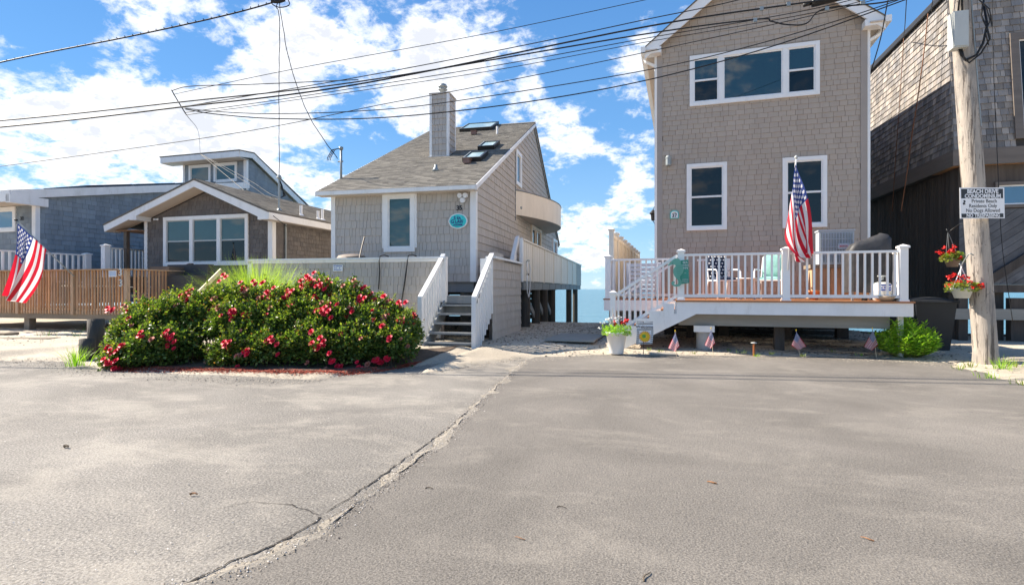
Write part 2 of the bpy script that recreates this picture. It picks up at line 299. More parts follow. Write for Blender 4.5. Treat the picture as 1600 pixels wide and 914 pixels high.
def flag_mat():
    M = bpy.data.materials.new('flag_cloth'); M.use_nodes = True; nt = M.node_tree; N = nt.nodes; L = nt.links; b = N['Principled BSDF']
    uv = N.new('ShaderNodeUVMap'); sp = N.new('ShaderNodeSeparateXYZ'); L.new(uv.outputs[0], sp.inputs[0]); U, V = sp.outputs[0], sp.outputs[1]
    def m(op, a, c=0.0, e=None):
        q = N.new('ShaderNodeMath'); q.operation = op
        for i, x in enumerate((a, c, e)):
            if x is None: continue
            if isinstance(x, (int, float)): q.inputs[i].default_value = x
            else: L.new(x, q.inputs[i])
        return q.outputs[0]
    stripe = m('MODULO', m('FLOOR', m('MULTIPLY', V, 13)), 2)          # 0 = red, 1 = white
    canton = m('MULTIPLY', m('LESS_THAN', U, .4), m('GREATER_THAN', V, 6/13))
    # 9 rows of stars, alternating 6 and 5
    gx = m('MULTIPLY', m('DIVIDE', U, .4), 12); gy = m('MULTIPLY', m('DIVIDE', m('SUBTRACT', V, 6/13), 7/13), 10)
    ix = m('ROUND', gx); iy = m('ROUND', gy)
    par = m('COMPARE', m('MODULO', m('ADD', ix, iy), 2), 0.0, .1)
    ins = m('MULTIPLY', m('MULTIPLY', m('GREATER_THAN', ix, .5), m('LESS_THAN', ix, 11.5)), m('MULTIPLY', m('GREATER_THAN', iy, .5), m('LESS_THAN', iy, 9.5)))
    dx = m('SUBTRACT', gx, ix); dy = m('SUBTRACT', gy, iy)
    dd = m('SQRT', m('ADD', m('MULTIPLY', dx, dx), m('MULTIPLY', m('MULTIPLY', dy, dy), .8)))
    ang = m('ARCTAN2', dx, dy); rad = m('ADD', .50, m('MULTIPLY', m('COSINE', m('MULTIPLY', ang, 5)), .14))
    star = m('MULTIPLY', m('MULTIPLY', m('LESS_THAN', dd, rad), par), ins)
    def mixc(f, a, c):
        q = N.new('ShaderNodeMix'); q.data_type = 'RGBA'; L.new(f, q.inputs[0])
        for i, x in ((6, a), (7, c)):
            if isinstance(x, tuple): q.inputs[i].default_value = (*x, 1)
            else: L.new(x, q.inputs[i])
        return q.outputs[2]
    st = mixc(stripe, (.62, .012, .035), (.78, .77, .78)); ct = mixc(star, (.02, .05, .24), (.78, .77, .78)); c = mixc(canton, st, ct)
    L.new(c, b.inputs['Base Color']); b.inputs['Roughness'].default_value = .6
    t = N.new('ShaderNodeBsdfTranslucent'); L.new(c, t.inputs[0]); mx = N.new('ShaderNodeMixShader'); mx.inputs[0].default_value = .4
    L.new(b.outputs[0], mx.inputs[1]); L.new(t.outputs[0], mx.inputs[2]); L.new(mx.outputs[0], N['Material Output'].inputs[0]); return M
flagm = flag_mat()

def text(body, size, M3, mat_, parent, name='lettering', align='CENTER', ext=.004, bold=.0, wscale=1.0):
    cu = bpy.data.curves.new(name, 'FONT'); cu.body = body; cu.size = size; cu.align_x = align; cu.align_y = 'CENTER'; cu.extrude = ext; cu.offset = bold; cu.resolution_u = 3
    o = bpy.data.objects.new(name, cu); COL.objects.link(o)
    dg = bpy.context.evaluated_depsgraph_get(); me = bpy.data.meshes.new_from_object(o.evaluated_get(dg))
    bpy.data.objects.remove(o); bpy.data.curves.remove(cu)
    me.materials.clear(); me.materials.append(mat_)
    if wscale != 1.0:
        for v in me.vertices: v.co.x *= wscale
    q = bpy.data.objects.new(name, me); COL.objects.link(q); q.parent = parent; q.matrix_local = M3; return q
def face_front(x, y, z): return Matrix.Translation((x, y, z)) @ Matrix.Rotation(R(90), 4, 'X')

# ---------------------------------------------------------------- shingles, windows, rails
def clip(poly, region):
    out = poly; n = len(region)
    area = sum(region[i][0]*region[(i+1) % n][1]-region[(i+1) % n][0]*region[i][1] for i in range(n))
    sg = 1 if area > 0 else -1
    for i in range(n):
        ax, ay = region[i]; bx, by = region[(i+1) % n]; inp = out; out = []
        if not inp: return []
        f = lambda p: sg*((bx-ax)*(p[1]-ay)-(by-ay)*(p[0]-ax))
        for j in range(len(inp)):
            p = inp[j]; q = inp[(j+1) % len(inp)]; fp, fq = f(p), f(q)
            if fp >= 0: out.append(p)
            if (fp > 0 > fq) or (fp < 0 < fq):
                t = fp/(fp-fq); out.append((p[0]+(q[0]-p[0])*t, p[1]+(q[1]-p[1])*t))
    return out
def rect_minus(r, holes):
    rs = [r]
    for h in holes:
        nr = []
        for (a0, a1, t0, t1) in rs:
            if h[0] >= a1 or h[1] <= a0 or h[2] >= t1 or h[3] <= t0: nr.append((a0, a1, t0, t1)); continue
            if h[0] > a0: nr.append((a0, h[0], t0, t1))
            if h[1] < a1: nr.append((h[1], a1, t0, t1))
            b0 = max(a0, h[0]); b1 = min(a1, h[1])
            if h[3] < t1: nr.append((b0, b1, h[3], t1))
            if h[2] > t0: nr.append((b0, b1, t0, h[2]))
        rs = nr
    return [q for q in rs if q[1]-q[0] > .012 and q[3]-q[2] > .012]
def shingles(M, region, holes, parent, material, course, widths, score, limit=300, gap=.006, th=.022, jit=.0, name='shingle', lip=.35, seed=1, wav=.0):
    """rows of separate wedge shaped shingles on the plane M; the `limit` best by score become objects, the rest one mesh"""
    rnd = random.Random(seed); a0 = min(p[0] for p in region); a1 = max(p[0] for p in region); t0 = min(p[1] for p in region); t1 = max(p[1] for p in region)
    cells = []; t = t0; row = 0
    while t < t1:
        a = a0 - rnd.random()*widths[1]
        while a < a1:
            w = widths[rnd.randrange(len(widths))] if len(widths) > 2 else rnd.uniform(*widths)
            dz = rnd.uniform(-jit, jit)
            for r in rect_minus((a+gap/2, a+w-gap/2, t+dz, t+course-.001+min(0, dz)), holes):
                pl = clip([(r[0], r[2]), (r[1], r[2]), (r[1], r[3]), (r[0], r[3])], region)
                if len(pl) >= 3:
                    aa = [p[0] for p in pl]; tt = [p[1] for p in pl]
                    if max(aa)-min(aa) > .01 and max(tt)-min(tt) > .01:
                        whole = len(pl) == 4 and abs((max(aa)-min(aa))-(w-gap)) < 1e-5 and abs(r[3]-r[2]-(course-.001+min(0, dz)-dz)) < 1e-4
                        cells.append((pl, t+dz, whole, w, rnd.uniform(.8, 1.15)))
            a += w
        t += course; row += 1
    cells.sort(key=lambda c: -score(*M(c[0][0][0], c[0][0][1], 0))*(1 if c[2] else .4))
    shared = {}
    mb = MB(); k = 0
    for (pl, tb, whole, w, tk) in cells:
        thk = th*tk
        if limit > 0 and k < limit:
            k += 1; key = round(w, 3) if whole and jit == 0 else None
            p0 = pl[0]
            if key is not None and key in shared: me = shared[key]
            else:
                mm = MB(); mm.prism(lambda s_, t_, d_: M(s_, t_, d_), [(p[0]-p0[0], p[1]-p0[1]) for p in pl], 0, 0, lambda s_, t_: th*(1-(1-lip)*(t_+p0[1]-tb)/course))
                o0 = M(0, 0, 0); me = bpy.data.meshes.new(name); me.from_pydata([tuple(Vector(v)-Vector(o0)) for v in mm.v], [], mm.f); me.materials.append(material)
                bm = bmesh.new(); bm.from_mesh(me); bmesh.ops.recalc_face_normals(bm, faces=bm.faces); bm.to_mesh(me); bm.free()
                if key is not None: shared[key] = me
            linked(name, me, parent, M(p0[0], p0[1], 0))
        else:
            mb.prism(M, pl, 0, 0, lambda s_, t_: thk*(1-(1-lip)*(t_-tb)/course))
    if mb.v:
        o = mb.build(name+'_field', material, parent); o['kind'] = 'stuff'; 
    return cells
def near_score(fr):
    def f(x, y, z=0): p = fr.world(x, y, z); return 1.0/((p.x**2+p.y**2+(p.z-EYE)**2)**.5+.01)
    return f
def window(M, a0, a1, t0, t1, parent, lites=(1,), hung=None, fw=.09, material=None, framem=None, proud=.05, gd=.0, label=None, name='window', sashm=None):
    """a window with trim; lites = relative widths; hung[i] True gives a meeting rail"""
    material = material or glass; framem = framem or vinyl
    mb = MB(); mb.mbox(M, a0, a1, t0, t0+fw, gd-.03, proud).mbox(M, a0, a1, t1-fw, t1, gd-.03, proud)
    mb.mbox(M, a0, a0+fw, t0+fw, t1-fw, gd-.03, proud-.003).mbox(M, a1-fw, a1, t0+fw, t1-fw, gd-.03, proud-.003)
    w = mb.build(name, framem, parent)
    if label: w['label'] = label
    tot = sum(lites); n = len(lites); gapw = fw*1.15; inner = (a1-a0-2*fw-gapw*(n-1)); a = a0+fw
    for i, l in enumerate(lites):
        b = a+inner*l/tot
        if i < n-1: MB().mbox(M, b, b+gapw, t0+fw, t1-fw, gd-.03, proud-.006).build('mullion', framem, w)
        sm = MB(); f = .032; s0, s1, q0, q1 = a, b, t0+fw, t1-fw
        sm.mbox(M, s0, s1, q0, q0+f, gd-.02, gd+.025).mbox(M, s0, s1, q1-f, q1, gd-.02, gd+.025).mbox(M, s0, s0+f, q0+f, q1-f, gd-.02, gd+.022).mbox(M, s1-f, s1, q0+f, q1-f, gd-.02, gd+.022)
        if hung and hung[i]: md = (q0+q1)/2; sm.mbox(M, s0+f, s1-f, md-.022, md+.022, gd-.018, gd+.030)
        sm.build('sash', sashm or vinyl, w)
        if hung and hung[i]:
            MB().mbox(M, s0+f*.9, s1-f*.9, md+.021, q1-f*.9, gd+.002, gd+.008).build('pane', material, w)
            MB().mbox(M, s0+f*.9, s1-f*.9, q0+f*.9, md-.021, gd-.001, gd+.004).build('pane', glassd, w)  # darker glass colour paints in the dark reflections of the lower sash
        else: MB().mbox(M, s0+f*.9, s1-f*.9, q0+f*.9, q1-f*.9, gd, gd+.006).build('pane', material, w)
        a = b+gapw
    return w
def rail_run(parent, p, q, z0, z1, material, step=.115, bw=.035, top=(.09, .045), bot=(.05, .06), first=0.0, name='baluster', toprail=True, z0q=None, z1q=None, mesh_cache={}):
    """top rail, bottom rail and single balusters from p to q (local xy); z may slope"""
    p = Vector((p[0], p[1], 0)); q = Vector((q[0], q[1], 0)); z0q = z0 if z0q is None else z0q; z1q = z1 if z1q is None else z1q
    Ln = (q-p).length; d = (q-p)/Ln; rz = math.atan2(d.y, d.x)
    if toprail: MB().bar(p+Vector((0, 0, z1-top[1]/2)), q+Vector((0, 0, z1q-top[1]/2)), top[0], top[1]).build('top_rail', material, parent)
    if bot: MB().bar(p+Vector((0, 0, z0+bot[1]/2)), q+Vector((0, 0, z0q+bot[1]/2)), bot[0], bot[1]).build('bottom_rail', material, parent)
    n = max(1, int(round((Ln-2*first)/step))); 
    for i in range(n):
        t = (first+(i+.5)*(Ln-2*first)/n)/Ln; c = p+(q-p)*t; za = z0+(z0q-z0)*t+(bot[1]*.5 if bot else 0); zb = z1+(z1q-z1)*t-top[1]*.7
        key = (round(bw, 3), round(zb-za, 2), material.name, name)
        if key not in mesh_cache:
            m = MB().box(-bw/2, bw/2, -bw/2, bw/2, 0, 1); me = bpy.data.meshes.new(name); me.from_pydata(m.v, [], m.f); me.materials.append(material); mesh_cache[key] = me
        linked(name, mesh_cache[key], parent, (c.x, c.y, za), (0, 0, rz), (1, 1, zb-za))
def post(parent, x, y, z0, z1, w, material, cap=True, name='post'):
    mb = MB().box(x-w/2, x+w/2, y-w/2, y+w/2, z0, z1-(.05 if cap else 0))
    if cap:
        c = w/2+.022; mb.box(x-c, x+c, y-c, y+c, z1-.075, z1-.04)
        mb.add([(x-c, y-c, z1-.04), (x+c, y-c, z1-.04), (x+c, y+c, z1-.04), (x-c, y+c, z1-.04), (x, y, z1)], [(0, 1, 4), (1, 2, 4), (2, 3, 4), (3, 0, 4)])
        b = w/2+.015; mb.box(x-b, x+b, y-b, y+b, z0, z0+.03)
    return mb.build(name, material, parent)
# ================================================================ THE SETTING
def ground_mat(name, base, dust, grain, dustamt, scale=1.0, bump=.5, crack=False, dlo=.5, dhi=.7, speck=.5, far=False):
    M = bpy.data.materials.new(name); M.use_nodes = True; nt = M.node_tree; N = nt.nodes; L = nt.links; b = N['Principled BSDF']
    b.inputs['Roughness'].default_value = .88; b.inputs['Specular IOR Level'].default_value = .3
    g = N.new('ShaderNodeNewGeometry'); P = g.outputs['Position']
    def nz(sc, det=6, ro=.6, st=(1, 1, 1), dist=0, rot=0):
        mp = N.new('ShaderNodeMapping'); mp.inputs['Scale'].default_value = st; mp.inputs['Rotation'].default_value = (0, 0, rot); L.new(P, mp.inputs[0])
        n = N.new('ShaderNodeTexNoise'); n.inputs['Scale'].default_value = sc; n.inputs['Detail'].default_value = det; n.inputs['Roughness'].default_value = ro; n.inputs['Distortion'].default_value = dist; L.new(mp.outputs[0], n.inputs[0]); return n.outputs[0]
    def mr(x, a, c, lo, hi, sm=False):
        q = N.new('ShaderNodeMapRange'); q.inputs['From Min'].default_value = a; q.inputs['From Max'].default_value = c; q.inputs['To Min'].default_value = lo; q.inputs['To Max'].default_value = hi
        if sm: q.interpolation_type = 'SMOOTHSTEP'
        L.new(x, q.inputs[0]); return q.outputs[0]
    def mth(op, a, c):
        q = N.new('ShaderNodeMath'); q.operation = op
        for i, x in enumerate((a, c)):
            if isinstance(x, (int, float)): q.inputs[i].default_value = x
            else: L.new(x, q.inputs[i])
        return q.outputs[0]
    def mix(f, a, c):
        q = N.new('ShaderNodeMix'); q.data_type = 'RGBA'
        if isinstance(f, float): q.inputs[0].default_value = f
        else: L.new(f, q.inputs[0])
        for i, x in ((6, a), (7, c)):
            if isinstance(x, tuple): q.inputs[i].default_value = (*x, 1)
            else: L.new(x, q.inputs[i])
        return q.outputs[2]
    fine = nz(95*scale, 3, .7); fine2 = nz(38*scale, 5, .75); vor = N.new('ShaderNodeTexVoronoi'); vor.inputs['Scale'].default_value = 60*scale; L.new(P, vor.inputs['Vector'])
    c = mix(mr(fine, .35, .65, 0, 1), tuple(x*(1-grain) for x in base), tuple(x*(1+grain) for x in base))
    c = mix(mr(fine2, .56, .70, 0, .55), c, tuple(x*.45 for x in base))
    c = mix(mr(nz(13*scale, 4, .7), .60, .72, 0, .30), c, tuple(x*.55 for x in base))
    c = mix(mr(vor.outputs['Distance'], .0, .16, speck, 0), c, tuple(min(1, x*2.2+.05) for x in base))
    tone = nz(.55, 5, .6, dist=.6); c2 = N.new('ShaderNodeVectorMath'); c2.operation = 'SCALE'; L.new(c, c2.inputs[0]); L.new(mth('MULTIPLY', mr(tone, .3, .7, .78, 1.20), mr(nz(.17, 3, .5), .35, .65, .88, 1.10)), c2.inputs['Scale'])
    d1 = nz(.75, 10, .72, st=(1, 1.9, 1), dist=.5, rot=.35); d2 = nz(3.5, 6, .7, dist=.3)
    dm = mth('ADD', mth('MULTIPLY', d1, .75), mth('MULTIPLY', d2, .25))
    dm = mth('MULTIPLY', mr(dm, dlo, dhi, 0, dustamt, True), mr(fine2, .3, .6, 1.0, .55))
    c = mix(dm, c2.outputs[0], dust)
    L.new(c, b.inputs['Base Color'])
    bp = N.new('ShaderNodeBump'); bp.inputs['Strength'].default_value = bump; bp.inputs['Distance'].default_value = .012
    L.new(mth('ADD', mth('MULTIPLY', fine, .5), fine2), bp.inputs['Height']); L.new(bp.outputs[0], b.inputs['Normal']); return M
asph_old = ground_mat('old_asphalt', (.225, .208, .182), (.44, .40, .335), .52, .60, .75, .9, dlo=.46, dhi=.62, speck=.8)
asph_new = ground_mat('newer_asphalt', (.188, .171, .148), (.37, .335, .28), .48, .42, 1.0, .7, dlo=.48, dhi=.66, speck=.9)
sandm = ground_mat('pale_sand', (.48, .415, .32), (.56, .49, .39), .2, .6, .6, .8, speck=.25)
seam = bpy.data.materials.new('sea_water'); seam.use_nodes = True
def _sea():
    nt = seam.node_tree; N = nt.nodes; L = nt.links; b = N['Principled BSDF']; b.inputs['Base Color'].default_value = (.10, .23, .29, 1); b.inputs['Roughness'].default_value = .3; b.inputs['IOR'].default_value = 1.33
    g = N.new('ShaderNodeNewGeometry'); prev = None
    for sc, st, amt in ((.55, (.5, 1.6, 1), 1.0), (2.2, (.6, 1.5, 1), .6), (.12, (.4, 1.5, 1), 1.0)):
        mp = N.new('ShaderNodeMapping'); mp.inputs['Scale'].default_value = st; mp.inputs['Rotation'].default_value = (0, 0, .25); L.new(g.outputs['Position'], mp.inputs[0])
        n = N.new('ShaderNodeTexNoise'); n.inputs['Scale'].default_value = sc; n.inputs['Detail'].default_value = 5; L.new(mp.outputs[0], n.inputs[0])
        bp = N.new('ShaderNodeBump'); bp.inputs['Strength'].default_value = amt; bp.inputs['Distance'].default_value = .6; L.new(n.outputs[0], bp.inputs['Height'])
        if prev: L.new(prev.outputs[0], bp.inputs['Normal'])
        prev = bp
    L.new(prev.outputs[0], b.inputs['Normal'])
_sea()
def lerp_pts(x, pts):
    if x <= pts[0][0]: return pts[0][1]
    for (a, b), (c, d) in zip(pts, pts[1:]):
        if x <= c: return b+(d-b)*(x-a)/(c-a)
    return pts[-1][1]
EDGE = sorted([tuple(ground_at(u, v)[:2]) for u, v in [(-300, 590), (0, 563), (90, 566), (160, 578), (330, 588), (500, 592), (640, 586), (700, 566), (815, 561), (940, 556), (1030, 556), (1100, 557), (1240, 558), (1380, 561), (1470, 569)]])
XR = 4.3
def sm(t): t = max(0, min(1, t)); return t*t*(3-2*t)
SHORE = [(-80, 19), (-16, 19), (-8, 18.6), (-4, 19.2), (0, 19.5), (4.2, 18.5), (5.5, 16.6), (9, 16.9), (80, 18)]
def out_amt(x, y): 
    w = .18*noise.noise(Vector((x*1.3, y*1.3, 2)))+.07*noise.noise(Vector((x*5, y*5, 9)))
    return max(y-lerp_pts(x, EDGE), x-XR)+w
def gz(x, y, nz_=True):
    s = out_amt(x, y); z = -.06+.10*sm((s+.25)/.55)+.10*sm((s-.3)/2.2)
    d = y-lerp_pts(x, SHORE); z -= 2.3*sm((d+.6)/2.6)
    if nz_ and s > -.3: z += .022*noise.noise(Vector((x*2.1, y*2.1, 0)))+.010*noise.noise(Vector((x*7, y*7, 5)))
    return z
def axis(spans):
    out = []
    for a, b, n in spans: out += [a+(b-a)*i/n for i in range(n)]
    out.append(spans[-1][1]); return out
xs = axis([(-4000, -200, 4), (-200, -40, 8), (-40, -20, 20), (-20, 10, 260), (10, 30, 20), (30, 200, 8), (200, 4000, 4)])
ys = axis([(-4000, -100, 4), (-100, 4, 12), (4, 20, 150), (20, 23, 12)])
vs = [(x, y, gz(x, y)) for y in ys for x in xs]; nx = len(xs)
fs = [(j*nx+i, j*nx+i+1, (j+1)*nx+i+1, (j+1)*nx+i) for j in range(len(ys)-1) for i in range(nx-1)]
ground = mk('ground', vs, fs, sandm, smooth=True, recalc=False); ground['kind'] = 'structure'
sea = MB().add([(-20000, 14, -1.15), (20000, 14, -1.15), (20000, 20000, -1.15), (-20000, 20000, -1.15)], [(0, 1, 2, 3)]).build('sea', seam); sea['kind'] = 'structure'
# old asphalt: one sheet, its far edge hidden under the sand
ax = axis([(-60, -25, 10), (-25, XR+.6, 200)])
def sheet(name, x_list, yfar, ynear, z, m, rows=26):
    vs = []; fs = []
    for x in x_list:
        yf = yfar(x); yn = ynear(x)
        for k in range(rows+1): vs.append((x, yn+(yf-yn)*k/rows, z))
    for i in range(len(x_list)-1):
        for k in range(rows): a = i*(rows+1)+k; fs.append((a, a+rows+1, a+rows+2, a+1))
    o = mk(name, vs, fs, m, recalc=False); o['kind'] = 'structure'; return o
road = sheet('road', ax, lambda x: lerp_pts(x, EDGE)+.5, lambda x: -40, 0.0, asph_old, 1)
# newer driveway patch: its left edge wanders along the crack
CR = [(120, 985), (290, 921), (400, 884), (500, 835), (560, 788), (640, 735), (690, 692), (740, 640), (790, 594), (820, 566)]
CW = [ground_at(u, v) for u, v in CR]
def resample(pts, step):
    out = [pts[0].copy()]; 
    for a, b in zip(pts, pts[1:]):
        n = max(1, int((b-a).length/step))
        for i in range(1, n+1): out.append(a+(b-a)*i/n)
    return out
def jitter(pts, amp, sc, seed):
    out = []
    for i, p in enumerate(pts):
        d = (pts[min(i+1, len(pts)-1)]-pts[max(i-1, 0)]).normalized(); nrm = Vector((d.y, -d.x, 0))
        w = noise.noise(Vector((p.x*sc, p.y*sc, seed)))+.5*noise.noise(Vector((p.x*sc*3, p.y*sc*3, seed)))
        out.append(p+nrm*w*amp)
    return out
first = ground_at(120, 985); CW = [Vector((first.x-.6, first.y-2.2, 0))]+CW
edge_new = jitter(resample(CW, .035), .035, 3, 1)
pts = [Vector((p.x, p.y, .011)) for p in edge_new]
far = [Vector((x, lerp_pts(x, EDGE)+.4, .011)) for x in axis([(edge_new[-1].x, XR+.5, 40)])]
ring = pts+far+[Vector((XR+.5, -3, .011))]
bm = bmesh.new(); bv = [bm.verts.new(p) for p in ring]; f = bm.faces.new(bv); 
if f.normal.z < 0: bmesh.ops.reverse_faces(bm, faces=[f])
bmesh.ops.triangulate(bm, faces=[f]); be = [bm.verts.new(p-Vector((0, 0, .03))) for p in pts]
for i in range(len(pts)-1): bm.faces.new((bv[i], be[i], be[i+1], bv[i+1]))
me = bpy.data.meshes.new('driveway'); bm.to_mesh(me); bm.free(); me.materials.append(asph_new)
drv = bpy.data.objects.new('driveway', me); COL.objects.link(drv); drv['kind'] = 'structure'
# second sheet south of the view so the driveway does not end in mid-air
# sand lying along the joint, with ragged edges
def ribbon(name, line, w0, w1, z, m, seed, amp, sc, off=0.0, kind='stuff', keep=0.0):
    vs = []; fs = []; 
    for i, p in enumerate(line):
        d = (line[min(i+1, len(line)-1)]-line[max(i-1, 0)]).normalized(); n_ = Vector((d.y, -d.x, 0)); t = i/(len(line)-1)
        w = (w0+(w1-w0)*t)
        l = max(.0, w*(1+amp*noise.noise(Vector((p.x*sc, p.y*sc, seed)))+amp*.7*noise.noise(Vector((p.x*sc*4, p.y*sc*4, seed+3)))))
        r = max(.0, w*(1+amp*noise.noise(Vector((p.x*sc, p.y*sc, seed+9)))+amp*.7*noise.noise(Vector((p.x*sc*4, p.y*sc*4, seed+7)))))
        c = p+n_*off; a = c-n_*l; b = c+n_*r
        h_ = .006 if m is not crackm else .0003; vs += [(a.x, a.y, z-h_), (c.x, c.y, z+h_), (b.x, b.y, z)]
        if i: k = 3*i; fs += [(k-3, k-2, k+1, k), (k-2, k-1, k+2, k+1)]
    o = mk(name, vs, fs, m, recalc=False); o['kind'] = kind; return o
driftm = ground_mat('drift_sand', (.33, .295, .24), (.40, .36, .30), .25, .6, .7, 1.0, speck=.3)
crackm = mat('crack_shade_dirt', (.035, .03, .025), .95)
ribbon('sand_drift', edge_new, .014, .060, .010, driftm, 3, 3.2, 1.5, off=-.015)
crackm = mat('crack_shade_dirt', (.035, .03, .025), .95)  # flat dark ribbon: shade inside the crack put into the colour, with some debris
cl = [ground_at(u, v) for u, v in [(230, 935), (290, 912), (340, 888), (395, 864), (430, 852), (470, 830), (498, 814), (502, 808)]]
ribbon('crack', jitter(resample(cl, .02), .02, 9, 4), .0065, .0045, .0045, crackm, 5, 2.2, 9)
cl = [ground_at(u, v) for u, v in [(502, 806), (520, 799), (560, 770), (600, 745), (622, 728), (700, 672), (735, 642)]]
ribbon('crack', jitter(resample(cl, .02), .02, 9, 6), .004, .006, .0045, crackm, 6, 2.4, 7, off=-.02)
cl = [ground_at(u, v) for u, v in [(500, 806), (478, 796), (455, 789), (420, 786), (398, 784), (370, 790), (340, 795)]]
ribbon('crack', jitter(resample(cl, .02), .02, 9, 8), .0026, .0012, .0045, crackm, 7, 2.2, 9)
# loose shell, gravel and litter in the shaded sand
def scatter(name, m, n, region, size, seed, zoff=.0, flat=.5):
    rnd = random.Random(seed); mb = MB(); k = 0
    while k < n:
        x, y = region(rnd); z = max(gz(x, y), .0 if out_amt(x, y) < 0 else -9)+zoff; s = rnd.uniform(*size); k += 1
        vs = [(rnd.gauss(0, .6), rnd.gauss(0, .6), 0) for _ in range(1)]
        a = rnd.random()*6.28; q = [(math.cos(a+i*2.09)*s*rnd.uniform(.6, 1), math.sin(a+i*2.09)*s*rnd.uniform(.6, 1), 0) for i in range(3)]
        top = (rnd.uniform(-.3, .3)*s, rnd.uniform(-.3, .3)*s, s*flat*rnd.uniform(.5, 1))
        mb.add([(x+p[0], y+p[1], z+p[2]) for p in q+[top]], [(0, 1, 3), (1, 2, 3), (2, 0, 3)])
    o = mb.build(name, m); o['kind'] = 'stuff'; return o
shellm = mat('shell_bits', (.55, .5, .44), .7, island=.4)
gravelm = mat('gravel_bits', (.22, .18, .14), .85, island=.5)
litter = mat('dark_debris', (.10, .075, .05), .9, island=.5)
def seam_pt(r): p = edge_new[r.randrange(len(edge_new))]; return (p.x+r.gauss(-.01, .05), p.y+r.gauss(0, .05))
scatter('crack_grit', gravelm, 2600, seam_pt, (.003, .011), 14, .014); scatter('crack_grit', shellm, 1800, seam_pt, (.003, .010), 15, .014)
def edge_pt(r):
    x = r.uniform(-16, 4.4); return (x, lerp_pts(x, EDGE)+r.gauss(-.12, .22))
sandbit = mat('sand_clod', (.50, .43, .33), .9, island=.2); scatter('sand_spill', sandbit, 9000, edge_pt, (.004, .016), 21, .010); scatter('gravel', gravelm, 1600, edge_pt, (.006, .022), 22, .008)
reg = lambda r: (r.uniform(-8, 5.5), r.uniform(9.9, 18.5))
scatter('gravel', gravelm, 5200, reg, (.012, .045), 1); scatter('shells', shellm, 1700, reg, (.010, .035), 2)
scatter('ground_debris', litter, 2600, lambda r: (r.uniform(-7, 4.3), r.uniform(11.2, 18)), (.015, .06), 5, flat=.25)
scatter('gravel', gravelm, 900, lambda r: (r.uniform(-16, -9), r.uniform(7.5, 14)), (.01, .035), 3)
def on_asph(r):
    u = r.uniform(-50, 1650); v = 570+350*r.random()**1.2; p = ground_at(u, v); return (p.x, p.y)
o = scatter('gravel', shellm, 900, on_asph, (.003, .009), 4, .008); 
# bits of twig, bark and leaf one can point at
def litter_piece(u, v, ln, label, cat, m, rot, wd=.012, name='twig'):
    p = ground_at(u, v); mb = MB(); d = Vector((math.cos(rot), math.sin(rot), 0)); n_ = Vector((-d.y, d.x, 0))
    q = [p+d*(ln*(t-.5))+n_*ln*.10*math.sin(t*5) + Vector((0, 0, .014+.006*math.sin(t*3))) for t in (0, .25, .5, .75, 1)]
    o = mb.tube(q, wd, 5, wd*.5).build(name, m); tag(o, label, cat)
litter_piece(1010, 905, .085, 'short dark twig lying on the driveway at the bottom edge', 'twig', litter, 1.4, .004)
litter_piece(671, 766, .055, 'small dark stick lying just right of the crack in the paving', 'twig', litter, .2, .004)
litter_piece(104, 700, .05, 'small dark stone lying alone on the old grey paving', 'stone', litter, .1, .014, 'stone')
barkm = mat('brown_bark', (.30, .15, .07), .8)
litter_piece(303, 775, .05, 'brown scrap of bark lying on the old paving left of the crack', 'bark', barkm, .4, .008, 'bark_scrap')
litter_piece(1112, 757, .06, 'curled brown leaf lying in the middle of the driveway', 'leaf', barkm, 2.9, .007, 'dry_leaf')
litter_piece(878, 796, .06, 'thin brown stick lying flat on the driveway', 'twig', litter, .1, .003)
litter_piece(812, 845, .06, 'pale orange sliver of wood lying at the left of the driveway', 'wood chip', barkm, 3.0, .003, 'wood_chip')
litter_piece(1355, 846, .06, 'tan sliver of bark at the right of the driveway', 'wood chip', barkm, 2.7, .004, 'wood_chip')

# ================================================================ HOUSE 37 (tall taupe gable house)
F37 = Frame(0, 14.1, 0); P37 = F37.world(0, 0)
H = thing('gable_house', 'tall taupe shingled house with white gable trim and wide upper window', 'house', (0, 14.1, 0))
XL, XRr, Z0, ZE = -.57, 3.99, .86, 7.33; XC = (XL+XRr)/2; SL = .8; PK = 7.30+(XC+.86)*SL
reg37 = [(XL+.11, Z0), (XRr-.11, Z0), (XRr-.11, 7.30+(XL+.11+.86)*SL-.07), (XC, PK-.07), (XL+.11, 7.30+(XL+.11+.86)*SL-.07)]
wall = MB(); wall.prism(ID, [(XL, Z0), (XRr, Z0), (XRr, 7.5), (XC, PK-.3), (XL, 7.5)], -.12, -.002)
wall.box(XL+.02, XL+.1, .12, 10, Z0, 7.4).box(XRr-.1, XRr, .12, 10, Z0, 7.4).box(XL+.1, XRr-.1, 9.9, 10, Z0, 7.4)
wall = wall.build('wall', sh37b, H)
op37 = [(.12, 1.05, 2.74, 4.38), (2.27, 3.2, 2.73, 4.38), (.19, 3.05, 5.80, 7.04)]
hole = [(a+.05, b-.05, c+.05, d-.05) for a, b, c, d in op37]
shingles(ID, reg37, hole, wall, sh37, .122, [.14, .165, .19, .21, .235], near_score(F37), th=.015, gap=.0065, lip=.25, seed=37)
shingles(RS(XRr), [(.1, Z0), (9.9, Z0), (9.9, 7.3), (.1, 7.3)], [], wall, sh37, .122, [.3, .45], near_score(F37), limit=0, th=.014, gap=.004, seed=38)
shingles(LS(XL+.02), [(.1, Z0), (9.9, Z0), (9.9, 7.3), (.1, 7.3)], [], wall, sh37, .122, [.3, .45], near_score(F37), limit=0, th=.014, gap=.004, seed=39)
